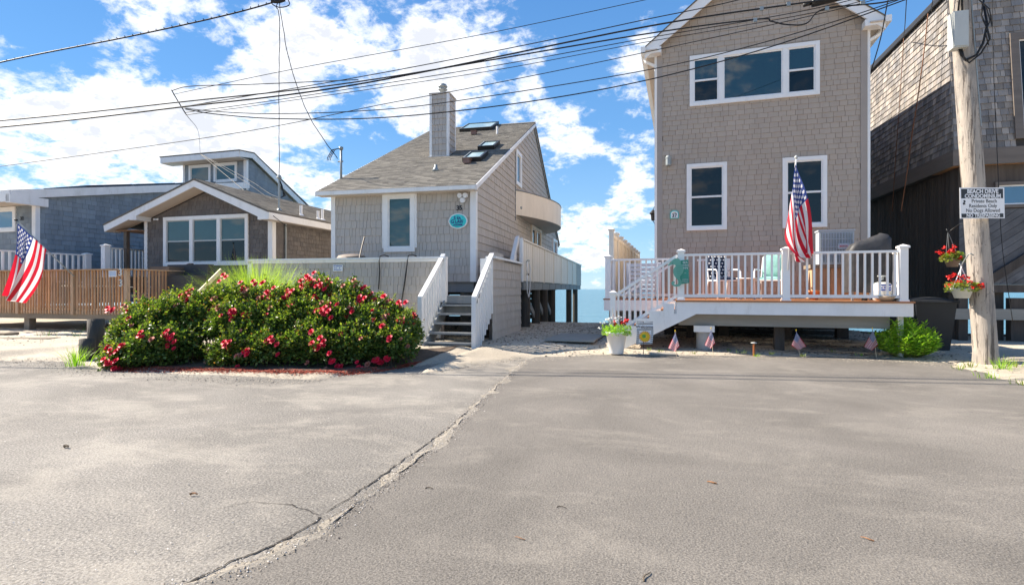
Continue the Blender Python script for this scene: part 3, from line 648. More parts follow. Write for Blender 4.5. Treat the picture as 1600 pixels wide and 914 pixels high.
for s, x in ((-1, XL), (1, XRr)):
    MB().box(min(x, x-s*.11)-(.022 if s < 0 else 0), max(x, x-s*.11)+(.022 if s > 0 else 0), -.025, .10, Z0, 7.42).build('corner_board', tan, H)
    MB().box(x+s*.022 if s > 0 else x-.082, x+.082 if s > 0 else x-.022, -.01, .07, Z0, 7.2).build('downspout', vinyl, H)
    xe = x+s*.29
    g = MB().box(min(xe, xe+s*.11), max(xe, xe+s*.11), -.33, 10.3, 7.16, 7.30)
    g.tube([(xe+s*.05, .05, 7.18), (xe+s*.0, .04, 7.05), (x+s*.06, .03, 6.92), (x+s*.052, .03, 6.8)], .04, 6); g.build('gutter', vinyl, H)
    MB().box(min(x+s*.002, xe), max(x+s*.002, xe), -.3, 10.2, 7.2, 7.225).build('soffit', soffitv, H)
    # boxed cornice return
    a, b = (x-.29, x+.09) if s < 0 else (x-.09, x+.29)
    top = lambda X: 7.30+(XC+.86-abs(X-XC))*SL-.33
    MB().prism(ID, [(a, 7.15), (b, 7.15), (b, 7.29), (a, 7.29)], -.02, .252).build('cornice_return', vinyl, H)
window(ID, *op37[0], H, hung=[True], fw=.085, material=glassd, label='left lower window')
window(ID, *op37[1], H, hung=[True], fw=.085, material=glassd, label='right lower window behind the flag')
window(ID, *op37[2], H, lites=(.66, 1.5, .66), hung=[True, False, True], fw=.09, label='wide upper window with a fixed middle pane')
rk = []
for s in (-1, 1):
    xe = XC+s*(XC+.88); ze = 7.30
    rf = MB().prism(ID, [(xe, ze), (XC, PK), (XC, PK+.045), (xe-s*.02, ze+.04)], -10.3, .27); rf = rf.build('roof_slope', roofg, H)
    MB().prism(ID, [(xe, ze-.0), (XC, PK-.0), (XC, PK-.32), (xe, ze-.27)], .20, .245).build('rake_board', vinyl, H)
    MB().prism(ID, [(xe, ze-.012), (XC, PK-.012), (XC, PK-.06), (xe, ze-.06)], -.0, .20).build('rake_soffit', vinyl, H)
lf = MB().lathe((-.31, -.13, 4.36), [(.062, 0), (.068, .03), (.068, .15), (.075, .2), (.05, .24)], 14).box(-.33, -.29, -.08, 0, 4.5, 4.56).box(-.36, -.26, -.03, 0, 4.36, 4.62)
lf.build('wall_lantern', conduit, H)
lb = MB().lathe((-.70, .25, 3.05), [(.03, 0), (.05, .03), (.06, .16), (.10, .19), (.02, .28)], 10).tube([(-.57, .25, 3.36), (-.66, .25, 3.42), (-.70, .25, 3.33)], .012, 5).tube([(-.57, .25, 3.0), (-.62, .25, 2.9), (-.70, .25, 3.05)], .01, 5)
lb.build('side_lantern', blackm, H)
# foundation piles and skirt under the house
for x in (-.3, 1.0, 2.3, 3.6):
    for y in (.4, 4, 8): BX('pile', darkwood, H, x-.12, x+.12, y-.12, y+.12, -.4, .62)
sk = thing_skirt = MB()
MB().box(XL, XRr, .02, .14, .6, Z0-.002).build('sill_beam', beamgrey, H)
for i in range(7): MB().box(XL+.1, XRr-.1, 1.2, 1.24, .02+i*.13, .12+i*.13).build('skirt_board', darkwood if i != 3 else beamgrey, H)
def brand_plaque():
    t = thing('number_plaque', 'small teal arched number plaque on the taupe wall left of the lower window', 'plaque', P37+Vector((-.17, -.03, 3.15)))
    pts = [(-.105, -.10), (.105, -.10), (.105, .03)]+[(.105*math.cos(a), .03+.075*math.sin(a)) for a in [math.pi*i/8 for i in range(1, 8)]]+[(-.105, .03)]
    MB().prism(ID, pts, -.01, .015).build('plate', tealb, t); MB().prism(ID, [(a*.82, b*.82-.002) for a, b in pts], .015, .019).build('panel', signw, t)
    text('37', .12, face_front(0, -.021, -.03), signk, t, 'numeral', bold=.002)
    for i, (x, c) in enumerate(((-.03, yellowm), (0, orangem), (.03, greenpr))): MB().prism(ID, [(x-.013, .035), (x+.013, .035), (x, .058)], .019, .022).build('painted_flower', c, t)
brand_plaque()

# ================================================================ WHITE DECK of house 37
D = thing('white_deck', 'white railed deck with red brown boards before the tall taupe house', 'deck', (0, 11.5, 0))
rnd = random.Random(3)
y = -.03; k = 0
while y < 2.55:
    w = .137; x0, x1 = (-.12, 4.02) if y < 1.35 else (-1.78, 4.02)
    if y < .05: BX('deck_board', orangedeck, D, x0, x1, y, y+w, 1.04, 1.072)
    else: BX('deck_board', orangedeck, D, x0, x1, y, y+w, 1.04, 1.070+rnd.uniform(0, .003))
    y += w+.006
BX('fascia', white, D, -.10, 4.0, -.0, .035, .795, 1.038); BX('fascia', white, D, 3.965, 4.0, .037, 2.5, .795, 1.038)
BX('fascia', white, D, -1.76, -.135, 1.40, 1.435, .79, 1.038); BX('fascia', white, D, -1.76, -1.725, 1.437, 2.5, .79, 1.038); BX('fascia', white, D, -.132, -.102, .037, 1.45, .795, 1.038)
BX('beam', beamgrey, D, -.06, 3.72, .28, .40, .55, .79); BX('beam', beamgrey, D, -1.5, 3.9, 2.1, 2.2, .55, .79)
for x in (.44, 3.72): 
    if x < 1:
        BX('pier_cap', white, D, x-.20, x+.20, .2, .55, .42, .548); MB().lathe((x, .38, 0), [(.15, -.2), (.15, .415)], 18).build('pier', concrete, D)
    else: BX('support_post', white, D, x+.12, x+.20, .22, .32, .0, .795)
for x, y in ((1.9, .6), (-1.4, 1.7), (2.3, 2.1), (.2, 2.1)): BX('support_post', darkwood, D, x-.09, x+.09, y, y+.18, -.2, .548)
for i, x in enumerate((-.012, 1.925, 3.86)): post(D, x, .07, 1.072, 2.12, .13, vinyl)
rail_run(D, (.053, .07), (1.86, .07), 1.13, 2.01, vinyl, .118, .036)
rail_run(D, (1.99, .07), (3.795, .07), 1.13, 2.01, vinyl, .118, .036)
rail_run(D, (3.86, .135), (3.86, 2.5), 1.13, 2.01, vinyl, .125, .036)
post(D, -1.67, 1.5, 1.072, 2.12, .13, vinyl); post(D, -.05, 1.5, 1.072, 2.0, .10, vinyl, cap=False)
rail_run(D, (-1.605, 1.5), (-.1, 1.5), 1.13, 2.01, vinyl, .125, .036)
post(D, -1.67, 2.5, 1.072, 2.08, .12, vinyl); rail_run(D, (-1.67, 1.57), (-1.67, 2.45), 1.13, 2.01, vinyl, .125, .036)
rail_run(D, (.35, 1.95), (.98, 1.95), 1.13, 2.0, vinyl, .095, .036); post(D, 1.02, 1.95, 1.072, 2.0, .09, vinyl, cap=False)
# steps going down to the left
for k, (xa, xb, z) in enumerate([(-.41, -.10, .885), (-.68, -.38, .725), (-.95, -.65, .565), (-1.22, -.92, .405)]):
    BX('step_tread', orangedeck, D, xa, xb, .04, 1.36, z-.032, z)
    BX('step_riser', white, D, xb-.03, xb-.01, .05, 1.35, z+.001, z+.128)
for y in (.0, 1.37): MB().prism(FR(y), [(-.14, .795), (-.14, 1.0), (-.36, 1.0), (-.36, .85), (-.64, .85), (-.64, .69), (-.91, .69), (-.91, .53), (-1.19, .53), (-1.19, .37), (-1.22, .37), (-1.34, .10), (-1.12, .06), (.28, .793)][::1], -.032, .0).build('stringer', white, D)
post(D, -1.385, .07, .10, 1.27, .11, vinyl)
rail_run(D, (-1.33, .07), (-.08, .07), .37, 1.20, vinyl, .118, .036, top=(.07, .055), bot=(.05, .055), z0q=1.13, z1q=2.01)
rail_run(D, (-1.33, 1.42), (-.08, 1.42), .37, 1.16, vinyl, .125, .036, top=(.07, .05), z0q=1.13, z1q=1.98)
# slatted privacy panel at the back left of the deck, and the cream fence running to the beach
g = thing('slatted_gate', 'pinkish white horizontal slat panel closing the passage left of the taupe house', 'gate', (-1.12, 13.85, 0))
for i in range(8): BX('slat', vinyl, g, -.12, .62, -.012, .012, 1.10+i*.107, 1.185+i*.107)
for x in (-.17, .60): BX('gate_post', vinyl, g, x-.04, x+.04, .014, .08, .9, 1.96)
fc = thing('cream_fence', 'tall cream vinyl panel fence with capped posts running from the deck to the sea', 'fence', (-1.75, 14.3, 0))
FF = Frame(-1.75, 14.3, 0)
for i in range(9):
    y = i*1.15; post(fc, 0, y, .1, 2.90, .12, cream)
    if i < 8:
        n = 7
        for k in range(n): 
            a = y+.06+k*(1.03/n); BX('fence_board', cream, fc, -.02-.004*(k % 2), .02+.004*(k % 2), a+.002, a+1.03/n-.002, .15, 2.66)
        BX('fence_rail', cream, fc, -.035, .035, y+.06, y+1.09, 2.64, 2.74)
# things on and by the deck
def chair37(x, y, rz, fab, label, name='patio_chair', dots=False):
    t = thing(name, label, 'chair', (x, y, 1.072), rz)
    for s in (-1, 1):
        MB().tube([(s*.27, -.26, 0), (s*.27, -.24, .60), (s*.27, -.18, .645), (s*.27, .12, .655), (s*.26, .20, .64)], .018, 7).build('arm', vinyl, t, True)
        MB().tube([(s*.25, .30, 0), (s*.23, .20, .45), (s*.22, .33, .93)], .016, 7).build('back_leg', vinyl, t, True)
    MB().tube([(-.22, .33, .93), (-.1, .345, .985), (.1, .345, .985), (.22, .33, .93)], .016, 7).build('back_rail', vinyl, t, True)
    MB().box(-.25, .25, -.25, .22, .40, .425).build('seat', vinyl, t)
    def cushion(nm, w, h, th, M):
        v = []; f = []; n = 8
        for j in range(n+1):
            for i in range(n+1):
                a = i/n*2-1; b = j/n*2-1; e = (1-abs(a)**4)*(1-abs(b)**4)
                ww = w*(1-.22*max(0, b)**3); v.append(M(a*ww/2, (b+1)/2*h, th*(.25+.75*e)))
        m0 = len(v)
        for j in range(n+1):
            for i in range(n+1): a = i/n*2-1; b = j/n*2-1; ww = w*(1-.22*max(0, b)**3); v.append(M(a*ww/2, (b+1)/2*h, -.02))
        for j in range(n):
            for i in range(n): q = j*(n+1)+i; f += [(q, q+1, q+n+2, q+n+1), (m0+q, m0+q+n+1, m0+q+n+2, m0+q+1)]
        for i in range(n): f += [(i, i+1, m0+i+1, m0+i), (n*(n+1)+i, n*(n+1)+i+1, m0+n*(n+1)+i+1, m0+n*(n+1)+i), (i*(n+1), (i+1)*(n+1), m0+(i+1)*(n+1), m0+i*(n+1)), (i*(n+1)+n, (i+1)*(n+1)+n, m0+(i+1)*(n+1)+n, m0+i*(n+1)+n)]
        return mk(nm, v, f, fab, t, True)
    c = cushion('back_cushion', .46, .56, .07, lambda a, b, d: (a, .24+b*.18-d, .46+b*.98))
    cushion('seat_cushion', .46, .46, .07, lambda a, b, d: (a, -.24+b, .43+d))
    if dots:
        mb = MB()
        for j in range(7):
            for i in range(6): a = (-.19+i*.076+(.038 if j % 2 else 0)); b = .05+j*.075; mb.box(a-.014, a+.014, .24+b*.18-.080, .24+b*.18-.060, .46+b*.98-.014, .46+b*.98+.014)
        mb.build('printed_dots', signw, c)['kind'] = 'stuff'
chair37(.87, 12.75, .45, navy, 'white tube patio chair with a navy cushion printed with white dots', dots=True)
chair37(1.83, 12.8, -.35, seafoam, 'white tube patio chair with a pale green cushion behind the middle rail post')
tb = thing('patio_side_table', 'low round white metal patio table between the two cushioned chairs', 'table', (1.33, 12.62, 1.072))
MB().lathe((0, 0, .44), [(.20, 0), (.21, .012), (.20, .025)], 22).build('table_top', vinyl, tb)
for k in range(3): a = k*2.09+.3; MB().tube([(.17*math.cos(a), .17*math.sin(a), .44), (.2*math.cos(a), .2*math.sin(a), 0)], .012, 6).build('leg', vinyl, tb)
bx = thing('deck_storage_box', 'brown wooden box on the deck under the air conditioning unit', 'box', (3.15, 13.1, 1.072))
for k in range(6): BX('plank', cedardeck, bx, -.52+k*.175, -.349+k*.175, -.31, -.29, .02, .66)
BX('box_body', cedardeck, bx, -.52, .52, -.289, .3, .02, .66); BX('lid', oldwood, bx, -.56, .56, -.34, .33, .662, .74)
ac = thing('air_conditioner', 'grey outdoor air conditioning unit with slatted grille standing on the wooden box', 'air conditioner', (3.12, 13.1, 1.815))
ac.scale = (.86, 1, .95); BX('casing', acm, ac, -.38, .38, -.16, .16, 0, .74); BX('top_cover', acm, ac, -.40, .40, -.18, .18, .742, .775)
for k in range(23): BX('louvre', acm if k % 2 else conduit, ac, -.345+k*.0305, -.330+k*.0305, -.175, -.162, .05, .70)
for z in (.20, .38, .56): BX('grille_bar', acm, ac, -.36, .36, -.183, -.176, z, z+.014)
BX('badge_plate', acm, ac, .02, .27, -.192, -.184, .34, .47); text('BOSCH', .05, face_front(.145, -.194, .40), letred, ac, 'lettering')
def grill():
    t = thing('covered_grill', 'barbecue grill under a sagging charcoal cover at the right end of the white deck', 'grill', (3.47, 12.2, 1.072))
    n = 26; v = []; f = []
    prof = [(.16, .42), (.35, .42), (.62, .41), (.84, .41), (1.0, .40), (1.12, .38), (1.19, .33), (1.22, .2)]
    for z, r in prof:
        for k in range(n):
            a = 2*math.pi*k/n; cx, cy = math.cos(a), math.sin(a); q = 1/max(abs(cx), abs(cy))**.75; x = cx*r*q*.92; yy = cy*r*q*.62
            z2 = z+(.05*cx if z > 1.0 else 0); w = 1+.09*noise.noise(Vector((cx*3, cy*3, z*2.2)))+.05*noise.noise(Vector((cx*9, cy*9, z*1.4)))
            v.append((x*w+.03*(z > 1.1), yy*w, z2+.04*noise.noise(Vector((cx*2, cy*2, 5)))+(.05*cx if z > .9 else 0)))
    for j in range(len(prof)-1):
        for k in range(n): f.append((j*n+k, j*n+(k+1) % n, (j+1)*n+(k+1) % n, (j+1)*n+k))
    f.append(tuple((len(prof)-1)*n+k for k in range(n))); mk('cover', v, f, grillm, t, True)
    for s in (-1, 1): BX('leg', conduit, t, s*.3-.02, s*.3+.02, -.2, -.16, 0, .25)
    MB().lathe((-.1, -.2, .05), [(.05, -.045), (.05, .045)], 10).build('wheel', blackm, t)
grill()
pt = thing('propane_tank', 'white gas tank with blue printed band beside the covered grill', 'gas tank', (3.62, 11.86, 1.072))
MB().lathe((0, 0, 0), [(.12, 0), (.15, .03), (.155, .10), (.155, .28), (.14, .33), (.07, .36)], 20).build('cylinder_body', greypot, pt, True)
MB().lathe((0, 0, .19), [(.1565, 0), (.1565, .12)], 20).build('printed_band', signw, pt); 
mb = MB()
for (a, b, w, h) in [(-.10, .285, .2, .028), (-.09, .235, .05, .03), (-.02, .24, .06, .03), (.06, .235, .04, .03), (-.10, .195, .2, .03)]: mb.mbox(ID, a, a+w, b, b+h, .158, .1605)
mb.build('printed_mark', letblue, pt)
MB().tube([(.07*math.cos(a), .07*math.sin(a), .47) for a in [2*math.pi*i/12 for i in range(13)]], .012, 6).tube([(0, 0, .4), (0, 0, .46)], .025, 6).build('collar', greybox, pt)
bw = thing('tan_bowl', 'shallow tan bowl on the deck boards in front of the gas tank', 'bowl', (3.6, 11.66, 1.072)); MB().lathe((0, 0, 0), [(.10, 0), (.16, .05), (.19, .10), (.17, .10), (.09, .02)], 20).build('bowl_body', mat('tan_clay', (.50, .37, .24), .7), bw, True)
tp = thing('terracotta_pot', 'small orange clay pot on the deck left of the wooden box', 'pot', (2.62, 12.55, 1.072)); MB().lathe((0, 0, 0), [(.07, 0), (.10, .16), (.115, .16), (.115, .2), (.10, .2), (.08, .05)], 16).build('pot_body', terracotta, tp, True)
pr = MB().tube([(3.93, 12.6, 1.07), (3.93, 12.6, 2.25)], .025, 8).build('yellow_pole', yellowm); tag(pr, 'thin yellow pole standing at the right end of the white deck', 'pole')

def seahorse():
    t = thing('seahorse_sign', 'green wooden seahorse sign with a lettered board hung on the stair post', 'sign', (-.02, 11.45, 1.62))
    body = [(-.02,.36),(.06,.355),(.10,.30),(.10,.22),(.145,.16),(.16,.08),(.14,0),(.09,-.07),(.08,-.13),(.12,-.20),(.12,-.27),(.07,-.325),(-.01,-.335),(-.075,-.30),(-.10,-.245),(-.07,-.20),(-.025,-.205),(-.02,-.245),(-.045,-.26),(-.02,-.285),(.03,-.275),(.055,-.235),(.045,-.18),(.0,-.12),(-.035,-.06),(-.055,.02),(-.05,.10),(-.005,.17),(-.02,.21),(-.09,.205),(-.155,.18),(-.165,.205),(-.12,.25),(-.08,.31)]
    body = [(a*.95-.09, b*.82) for a, b in body]
    bm = bmesh.new(); fr = [bm.verts.new((a, 0, b)) for a, b in body]; f = bm.faces.new(fr); r = bmesh.ops.extrude_face_region(bm, geom=[f]); bmesh.ops.translate(bm, vec=(0, -.025, 0), verts=[g for g in r['geom'] if isinstance(g, bmesh.types.BMVert)])
    bmesh.ops.triangulate(bm, faces=bm.faces[:]); bmesh.ops.recalc_face_normals(bm, faces=bm.faces); me = bpy.data.meshes.new('seahorse_cutout'); bm.to_mesh(me); bm.free(); me.materials.append(tealp)
    o = bpy.data.objects.new('seahorse_cutout', me); COL.objects.link(o); o.parent = t; o.location = (0, -.03, 0)
    MB().prism(ID, [(-.03, -.23), (.165, -.20), (.15, .27), (-.03, .25)], 0, .022).build('board', tealm, t)
    MB().lathe((-.155, -.057, .19), [(.008, 0), (.008, .012)], 8).build('eye', signk, t)
    for i in range(9): MB().box(-.07+.0*i, .03, -.060, -.0555, .13-.04*i, .136-.04*i).build('carved_line', tealm, o)
    for b_, s_, z_ in (('SEA', .058, .21), ('HORSE', .042, .155), ('INN', .058, .10), ('~', .05, 0), ('on the bay', .026, -.13), ('welcome', .03, -.17)): text(b_, s_, face_front(.09, -.025, z_), signw, t, ext=.002)
seahorse()
# ================================================================ HOUSE 35 (grey sea glass cottage)
A35 = 4.74; F35 = Frame(-4.96, 12.70, A35)
C = thing('cottage', 'grey shingled cottage on pilings with steep roof, tall chimney and curved side balcony', 'house', (-4.96, 12.70, 0), R(A35))
WX = -3.97; ZF = 1.48; EV = 3.82; M35 = .482
rz35 = lambda y: EV+M35*(y+.3) if y < 8.05 else 7.845-.585*(y-8.05)
wb = MB(); wb.mbox(ID, WX, 0, ZF, 3.93, -.12, -.003); wb.prism(RS(0), [(.121, ZF), (15.1, ZF), (15.1, 3.6), (8.05, 7.78), (.121, 3.93)], -.12, -.003); wb = wb.build('wall', sh35b, C); MB().prism(LS(WX), [(.121, ZF), (15.1, ZF), (15.1, 3.6), (8.05, 7.78), (.121, 3.93)], -.1, 0).build('side_wall', sh35, C)
sc35 = near_score(F35)
win35 = (-2.46, -1.60, 2.26, 3.78)
shingles(ID, [(WX+.10, ZF), (-.115, ZF), (-.115, 3.86), (WX+.10, 3.86)], [(win35[0]+.04, win35[1]-.04, win35[2]+.04, win35[3]+.3)], wb, sh35, .203, [.09, .11, .135, .16], sc35, limit=190, gap=.007, th=.026, lip=.25, seed=35, jit=0)
side_open = [(4.72, 5.62, 4.83, 6.02), (7.45, 9.7, 1.6, 3.78), (13.2, 14.6, 1.6, 3.78)]
shingles(RS(0), [(.115, ZF), (15.1, ZF), (15.1, 3.60), (8.05, 7.68), (.115, 3.86)], [(a+.04, b-.04, c+.04, d-.04) for a, b, c, d in side_open], wb, sh35, .203, [.12, .15, .19, .24], sc35, limit=110, gap=.006, th=.026, lip=.25, seed=36)
for x0, x1, y0, y1 in ((WX-.02, WX+.10, -.035, .0), (-.115, .035, -.037, .0), (.002, .036, .002, .115)): BX('corner_board', white, C, x0, x1, y0, y1, ZF, 3.84)
window(ID, *win35, C, lites=(1,), fw=.115, material=glasst, proud=.06, label='tall front window')
for x in (win35[0]-.05, win35[1]+.0): BX('window_casing', white, C, x, x+.05, -.04, -.002, win35[2]+.1, 3.84)
window(RS(0), 4.72, 5.62, 4.83, 6.02, C, fw=.13, material=glassb, proud=.06, label='upper side window above the balcony')
window(RS(0), 7.45, 9.7, 1.62, 3.78, C, lites=(1, 1), fw=.12, material=glassd, framem=cream, proud=.08, label='sliding balcony door', name='sliding_door')
window(RS(0), 13.2, 14.6, 1.62, 3.78, C, lites=(1,), fw=.12, material=glassb, proud=.08)
MB().mbox(RS(0), 4.66, 4.70, 3.6, 5.9, .0, .034).build('seam_strip', greywood, C)
# roof: base sheets and courses of asphalt shingles
RX0, RX1 = -4.27, .10
ll = math.hypot(8.35, 8.35*M35); ux, uz = 8.35/ll, 8.35*M35/ll
RF = lambda s, t, d: (s, -.3+t*ux-d*uz, EV+.035+t*uz+d*ux)
MB().prism(RS(0), [(-.3, EV-.01), (8.05, 7.835), (8.05, 7.87), (-.3, EV+.03)], RX0-.0, RX1).build('roof_slope', roofb, C)
l2 = math.hypot(7.3, 7.3*.585); RB = lambda s, t, d: (s, 8.05+t*7.3/l2+d*.505, 7.845-t*7.3*.585/l2+d*.86)
MB().mbox(RB, RX0, RX1, 0, l2, .0, .05).build('roof_slope', roofg, C)
rfo = [o for o in C.children if o.name.startswith('roof_slope')][0]
shingles(RF, [(RX0, 0), (RX1, 0), (RX1, ll), (RX0, ll)], [(-2.40, -1.70, 3.72, 4.45)], rfo, roofg, .145, [.12, .17, .23, .30], sc35, limit=0, gap=.004, th=.014, jit=.004, lip=.2, seed=55, name='roof_shingle')
MB().mbox(RF, RX0, RX1, ll-.12, ll+.05, .012, .035).build('ridge_cap', roofg, C)
BX('eave_fascia', white, C, RX0, RX1, -.335, -.302, EV-.07, EV+.03); BX('eave_soffit', soffitv, C, RX0, RX1, -.30, -.01, EV-.07, EV-.05)
MB().prism(RS(0), [(-.3, EV-.09), (8.05, 7.75), (8.05, 7.865), (-.3, EV+.04)], RX1+.001, RX1+.03).build('rake_board', white, C)
MB().prism(RS(0), [(-.3, EV-.10), (8.05, 7.73), (8.05, 7.75), (-.3, EV-.08)], .0, RX1).build('rake_soffit', soffitv, C)
MB().prism(RS(0), [(8.05, 7.72), (8.05, 7.84), (15.3, 3.60), (15.3, 3.50)], .0, .06).build('rake_board', greywood, C)
MB().prism(RS(RX0), [(-.3, EV-.09), (8.05, 7.75), (8.05, 7.865), (-.3, EV+.04)], -.03, -.001).build('rake_board', white, C)
# chimney
ch = MB(); cx0, cx1, cy0, cy1, cz = -2.40, -1.76, 3.05, 3.72, 7.46
ch = MB().box(cx0+.02, cx1-.02, cy0+.02, cy1-.02, 5.1, cz-.03).build('chimney', sh35b, C)
for f_, a0, a1 in ((FR(cy0+.02), cx0+.07, cx1-.07), (RS(cx1-.02), cy0+.07, cy1-.07)):
    shingles(f_, [(a0, 5.25), (a1, 5.25), (a1, cz-.04), (a0, cz-.04)], [], ch, sh35, .203, [.11, .14, .17], sc35, limit=60, gap=.007, th=.024, lip=.25, seed=61)
for x in (cx0, cx1):
    for y in (cy0, cy1):
        sx = 1 if x == cx0 else -1; sy = 1 if y == cy0 else -1
        MB().box(min(x, x+sx*.075), max(x, x+sx*.075), min(y-.012*sy, y+sy*.02), max(y-.012*sy, y+sy*.02), 5.2, cz-.02).box(min(x, x+sx*.02), max(x, x+sx*.02), min(y+sy*.021, y+sy*.075), max(y+sy*.021, y+sy*.075), 5.2, cz-.02).build('chimney_corner_board', white, ch)
MB().box(cx0-.02, cx1+.02, cy0-.02, cy1+.02, cz-.02, cz+.02).build('chimney_cap', sh35, ch)
fl = MB().lathe(((cx0+cx1)/2, (cy0+cy1)/2, cz+.02), [(.09, 0), (.09, .17), (.13, .19), (.15, .20), (.10, .21), (.10, .27), (.14, .28), (.15, .31), (.12, .33), (.12, .36), (.05, .40)], 18).build('flue_pipe', conduit, ch, True)
BX('chimney_flashing', white, ch, cx0-.03, cx1+.03, cy0-.045, cy0-.014, 5.36, 5.47)
for (s0, s1, t0, t1, big) in ((-2.72, -1.42, 8.15, 9.45, 1), (-.97, -.42, 4.3, 5.15, 0), (-1.0, -.43, 2.65, 3.55, 0)):
    sk = MB(); h = .13
    sk.mbox(RF, s0, s1, t0, t0+.07, 0, h).mbox(RF, s0, s1, t1-.07, t1, 0, h).mbox(RF, s0, s0+.07, t0+.07, t1-.07, 0, h-.003).mbox(RF, s1-.07, s1, t0+.07, t1-.07, 0, h-.003)
    o = sk.build('skylight', blackm, C); MB().mbox(RF, s0+.065, s1-.065, t0+.065, t1-.065, h-.04, h-.02).build('pane', glasssky, o)
    MB().mbox(RF, s0+.02, s1-.02, t0+.02, t0+.05, h, h+.01).mbox(RF, s0+.02, s0+.05, t0+.05, t1-.05, h, h+.01).build('skylight_trim', conduit, o)
def roofpt(x, y): return (x, y, EV+M35*(y+.3)+.04)
x, y, z = roofpt(-1.52, 1.27); MB().lathe((x, y, z-.03), [(.12, .0), (.06, .10), (.045, .12), (.045, .19), (.02, .20)], 14).build('roof_vent', conduit, C, True)
x, y, z = roofpt(-1.0, 6.21); MB().lathe((x, y, z-.03), [(.04, 0), (.04, .3)], 10).build('vent_pipe', vinyl, C)
for x, y in ((-1.92, 6.3), (-.80, 1.89)):
    x, y, z = roofpt(x, y); MB().box(x-.09, x+.09, y-.08, y+.12, z, z+.13).box(x-.11, x+.11, y-.10, y+.14, z+.131, z+.15).build('exhaust_cap', mat('brown_metal', (.22, .13, .10), .5), C)
# service mast on the left eave
mx, my = -4.22, .87; ms = MB().tube([(mx, my, 4.2), (mx, my, 5.28)], .032, 8).tube([(mx, my, 5.26), (mx, my, 5.33)], .06, 10).build('service_mast', conduit, C, True)
for k in range(3): MB().tube([(mx, my, 5.30), (mx-.13-.05*k, my-.1, 5.24), (mx-.24-.05*k, my-.14, 5.02), (mx-.25-.05*k, my-.15, 4.93)], .012, 5).build('lead_wire', cable, C)
MB().tube([(mx-.1, my, 4.92), (mx+.06, my, 4.92)], .02, 6).build('mast_bracket', conduit, C)
# curved balcony
bp = [(0.0, 4.74)]+[(1.02*math.sin(math.pi*t)**.75*(.82+.36*t), 4.74+6.6*t) for t in [i/24 for i in range(1, 24)]]+[(0.0, 11.34)]
v = []; f = []
for i, (x, y) in enumerate(bp):
    k = 4*i; v += [(x, y, 3.80), (x, y, 4.62), (max(0, x-.05), y, 4.62), (max(0, x-.05), y, 3.80)]
    if i: f += [(k-4, k, k+1, k-3), (k-3, k+1, k+2, k-2), (k-2, k+2, k+3, k-1)]
bal = mk('balcony', v, f, cream, C)
v = [(x*.995, y, 3.805) for x, y in bp]+[(x*.995, y, 3.86) for x, y in bp]; n = len(bp)
mk('balcony_floor', v, [tuple(range(n))]+[tuple(range(n, 2*n))], soffitv, C)
MB().tube([(x, y, 4.63) for x, y in bp], .022, 5).build('balcony_rail_cap', greywood, bal)
MB().lathe((.13, 5.0, 4.0), [(.03, 0), (.06, .03), (.06, .10)], 10).build('spot_lamp', conduit, bal)
fl_ = MB()
for dx, dz in ((-.07, .05), (.07, .05), (0, -.07)):
    MB().tube([(-.29+dx, -.05, 3.60+dz), (-.29+dx, -.15, 3.585+dz)], .062, 12).build('floodlight', signw, C)
BX('floodlight_base', greybox, C, -.33, -.25, -.05, -.002, 3.55, 3.68)
text('35', .165, face_front(-.40, -.035, 3.34), signk, C, 'numeral', ext=.008, bold=.004, wscale=.95)
def oval(rx, rz, n=40, sc=.035, k=8): return [((rx*(1+sc*abs(math.cos(k/2*a))))*math.cos(a), (rz*(1+sc*abs(math.cos(k/2*a))))*math.sin(a)) for a in [2*math.pi*i/n for i in range(n)]]
t = thing('oval_sign', 'scalloped oval turquoise sign with white rim reading Sea Glass Cottage beside the tall window', 'sign', F35.world(-.43, -.03, 3.01), R(A35))
MB().prism(ID, oval(.245, .19), 0, .03).build('rim', signw, t); MB().prism(ID, oval(.218, .166), .03, .034).build('face', mat('turquoise', (.02, .56, .47), .35, noise_amt=.25, noise_scale=9, tint=(.06, .62, .68)), t)
for L_, s_, x_, z_ in (('S', .115, -.085, .075), ('EA', .09, .03, .07), ('G', .125, -.145, -.015), ('LASS', .10, .035, -.017), ('COTTAGE', .052, 0, -.098)): text(L_, s_, face_front(x_, -.037, z_), letnavy, t, ext=.003, bold=.0035)
# joists and pilings under the cottage
for y in (.06, 4, 8, 12): BX('floor_beam', greywood, C, WX+.05, -.05, y, y+.14, 1.22, ZF-.003)
BX('floor_beam', greywood, C, -.10, -.04, .21, 15, 1.24, ZF-.003)
for x in (-3.7, -2.4, -1.1, -.35):
    for y in (.35, 4.2, 8.2, 12.2): MB().tube([(x, y, -.8), (x, y, 1.22)], .15, 12).build('piling', greywood if y < 1 else piling, C)
for y in (5.0, 12.0):
    for k in range(6): BX('skirt_board', darkwood, C, WX+.1, -.25, y, y+.03, -.1+k*.24, .11+k*.24)
# ---- side deck with long cream wind screen
sd35 = thing('side_deck', 'long raised side deck of the grey cottage with a cream panelled parapet on dark pilings', 'deck', F35.world(.8, 1.93), R(A35))
def bx35(nm, m, *a): return BX(nm, m, sd35, *a)
bx35('deck_floor', greywood, -.78, -.02, .0, 17.6, 1.50, 1.54)
yy = 0.0; cols = 8; pw = 14.7/7
bx35('end_post', white, -.05, .035, -.06, .10, 1.50, 2.74)
k = 0; y = .12
while y < 14.6:
    w = 1.55 if k < 1 else 2.2; w = min(w, 14.72-y)
    m = 9
    for i in range(m): bx35('parapet_board', cream, -.012-.003*(i % 2), .014+.003*(i % 2), y+i*w/m+.004, y+(i+1)*w/m-.004, 1.53, 2.68)
    bx35('parapet_batten', cream, -.02, .032, y+w-.035, y+w+.035, 1.50, 2.70); y += w+.04; k += 1
bx35('parapet_cap', cream, -.06, .05, .0, 14.75, 2.685, 2.735)
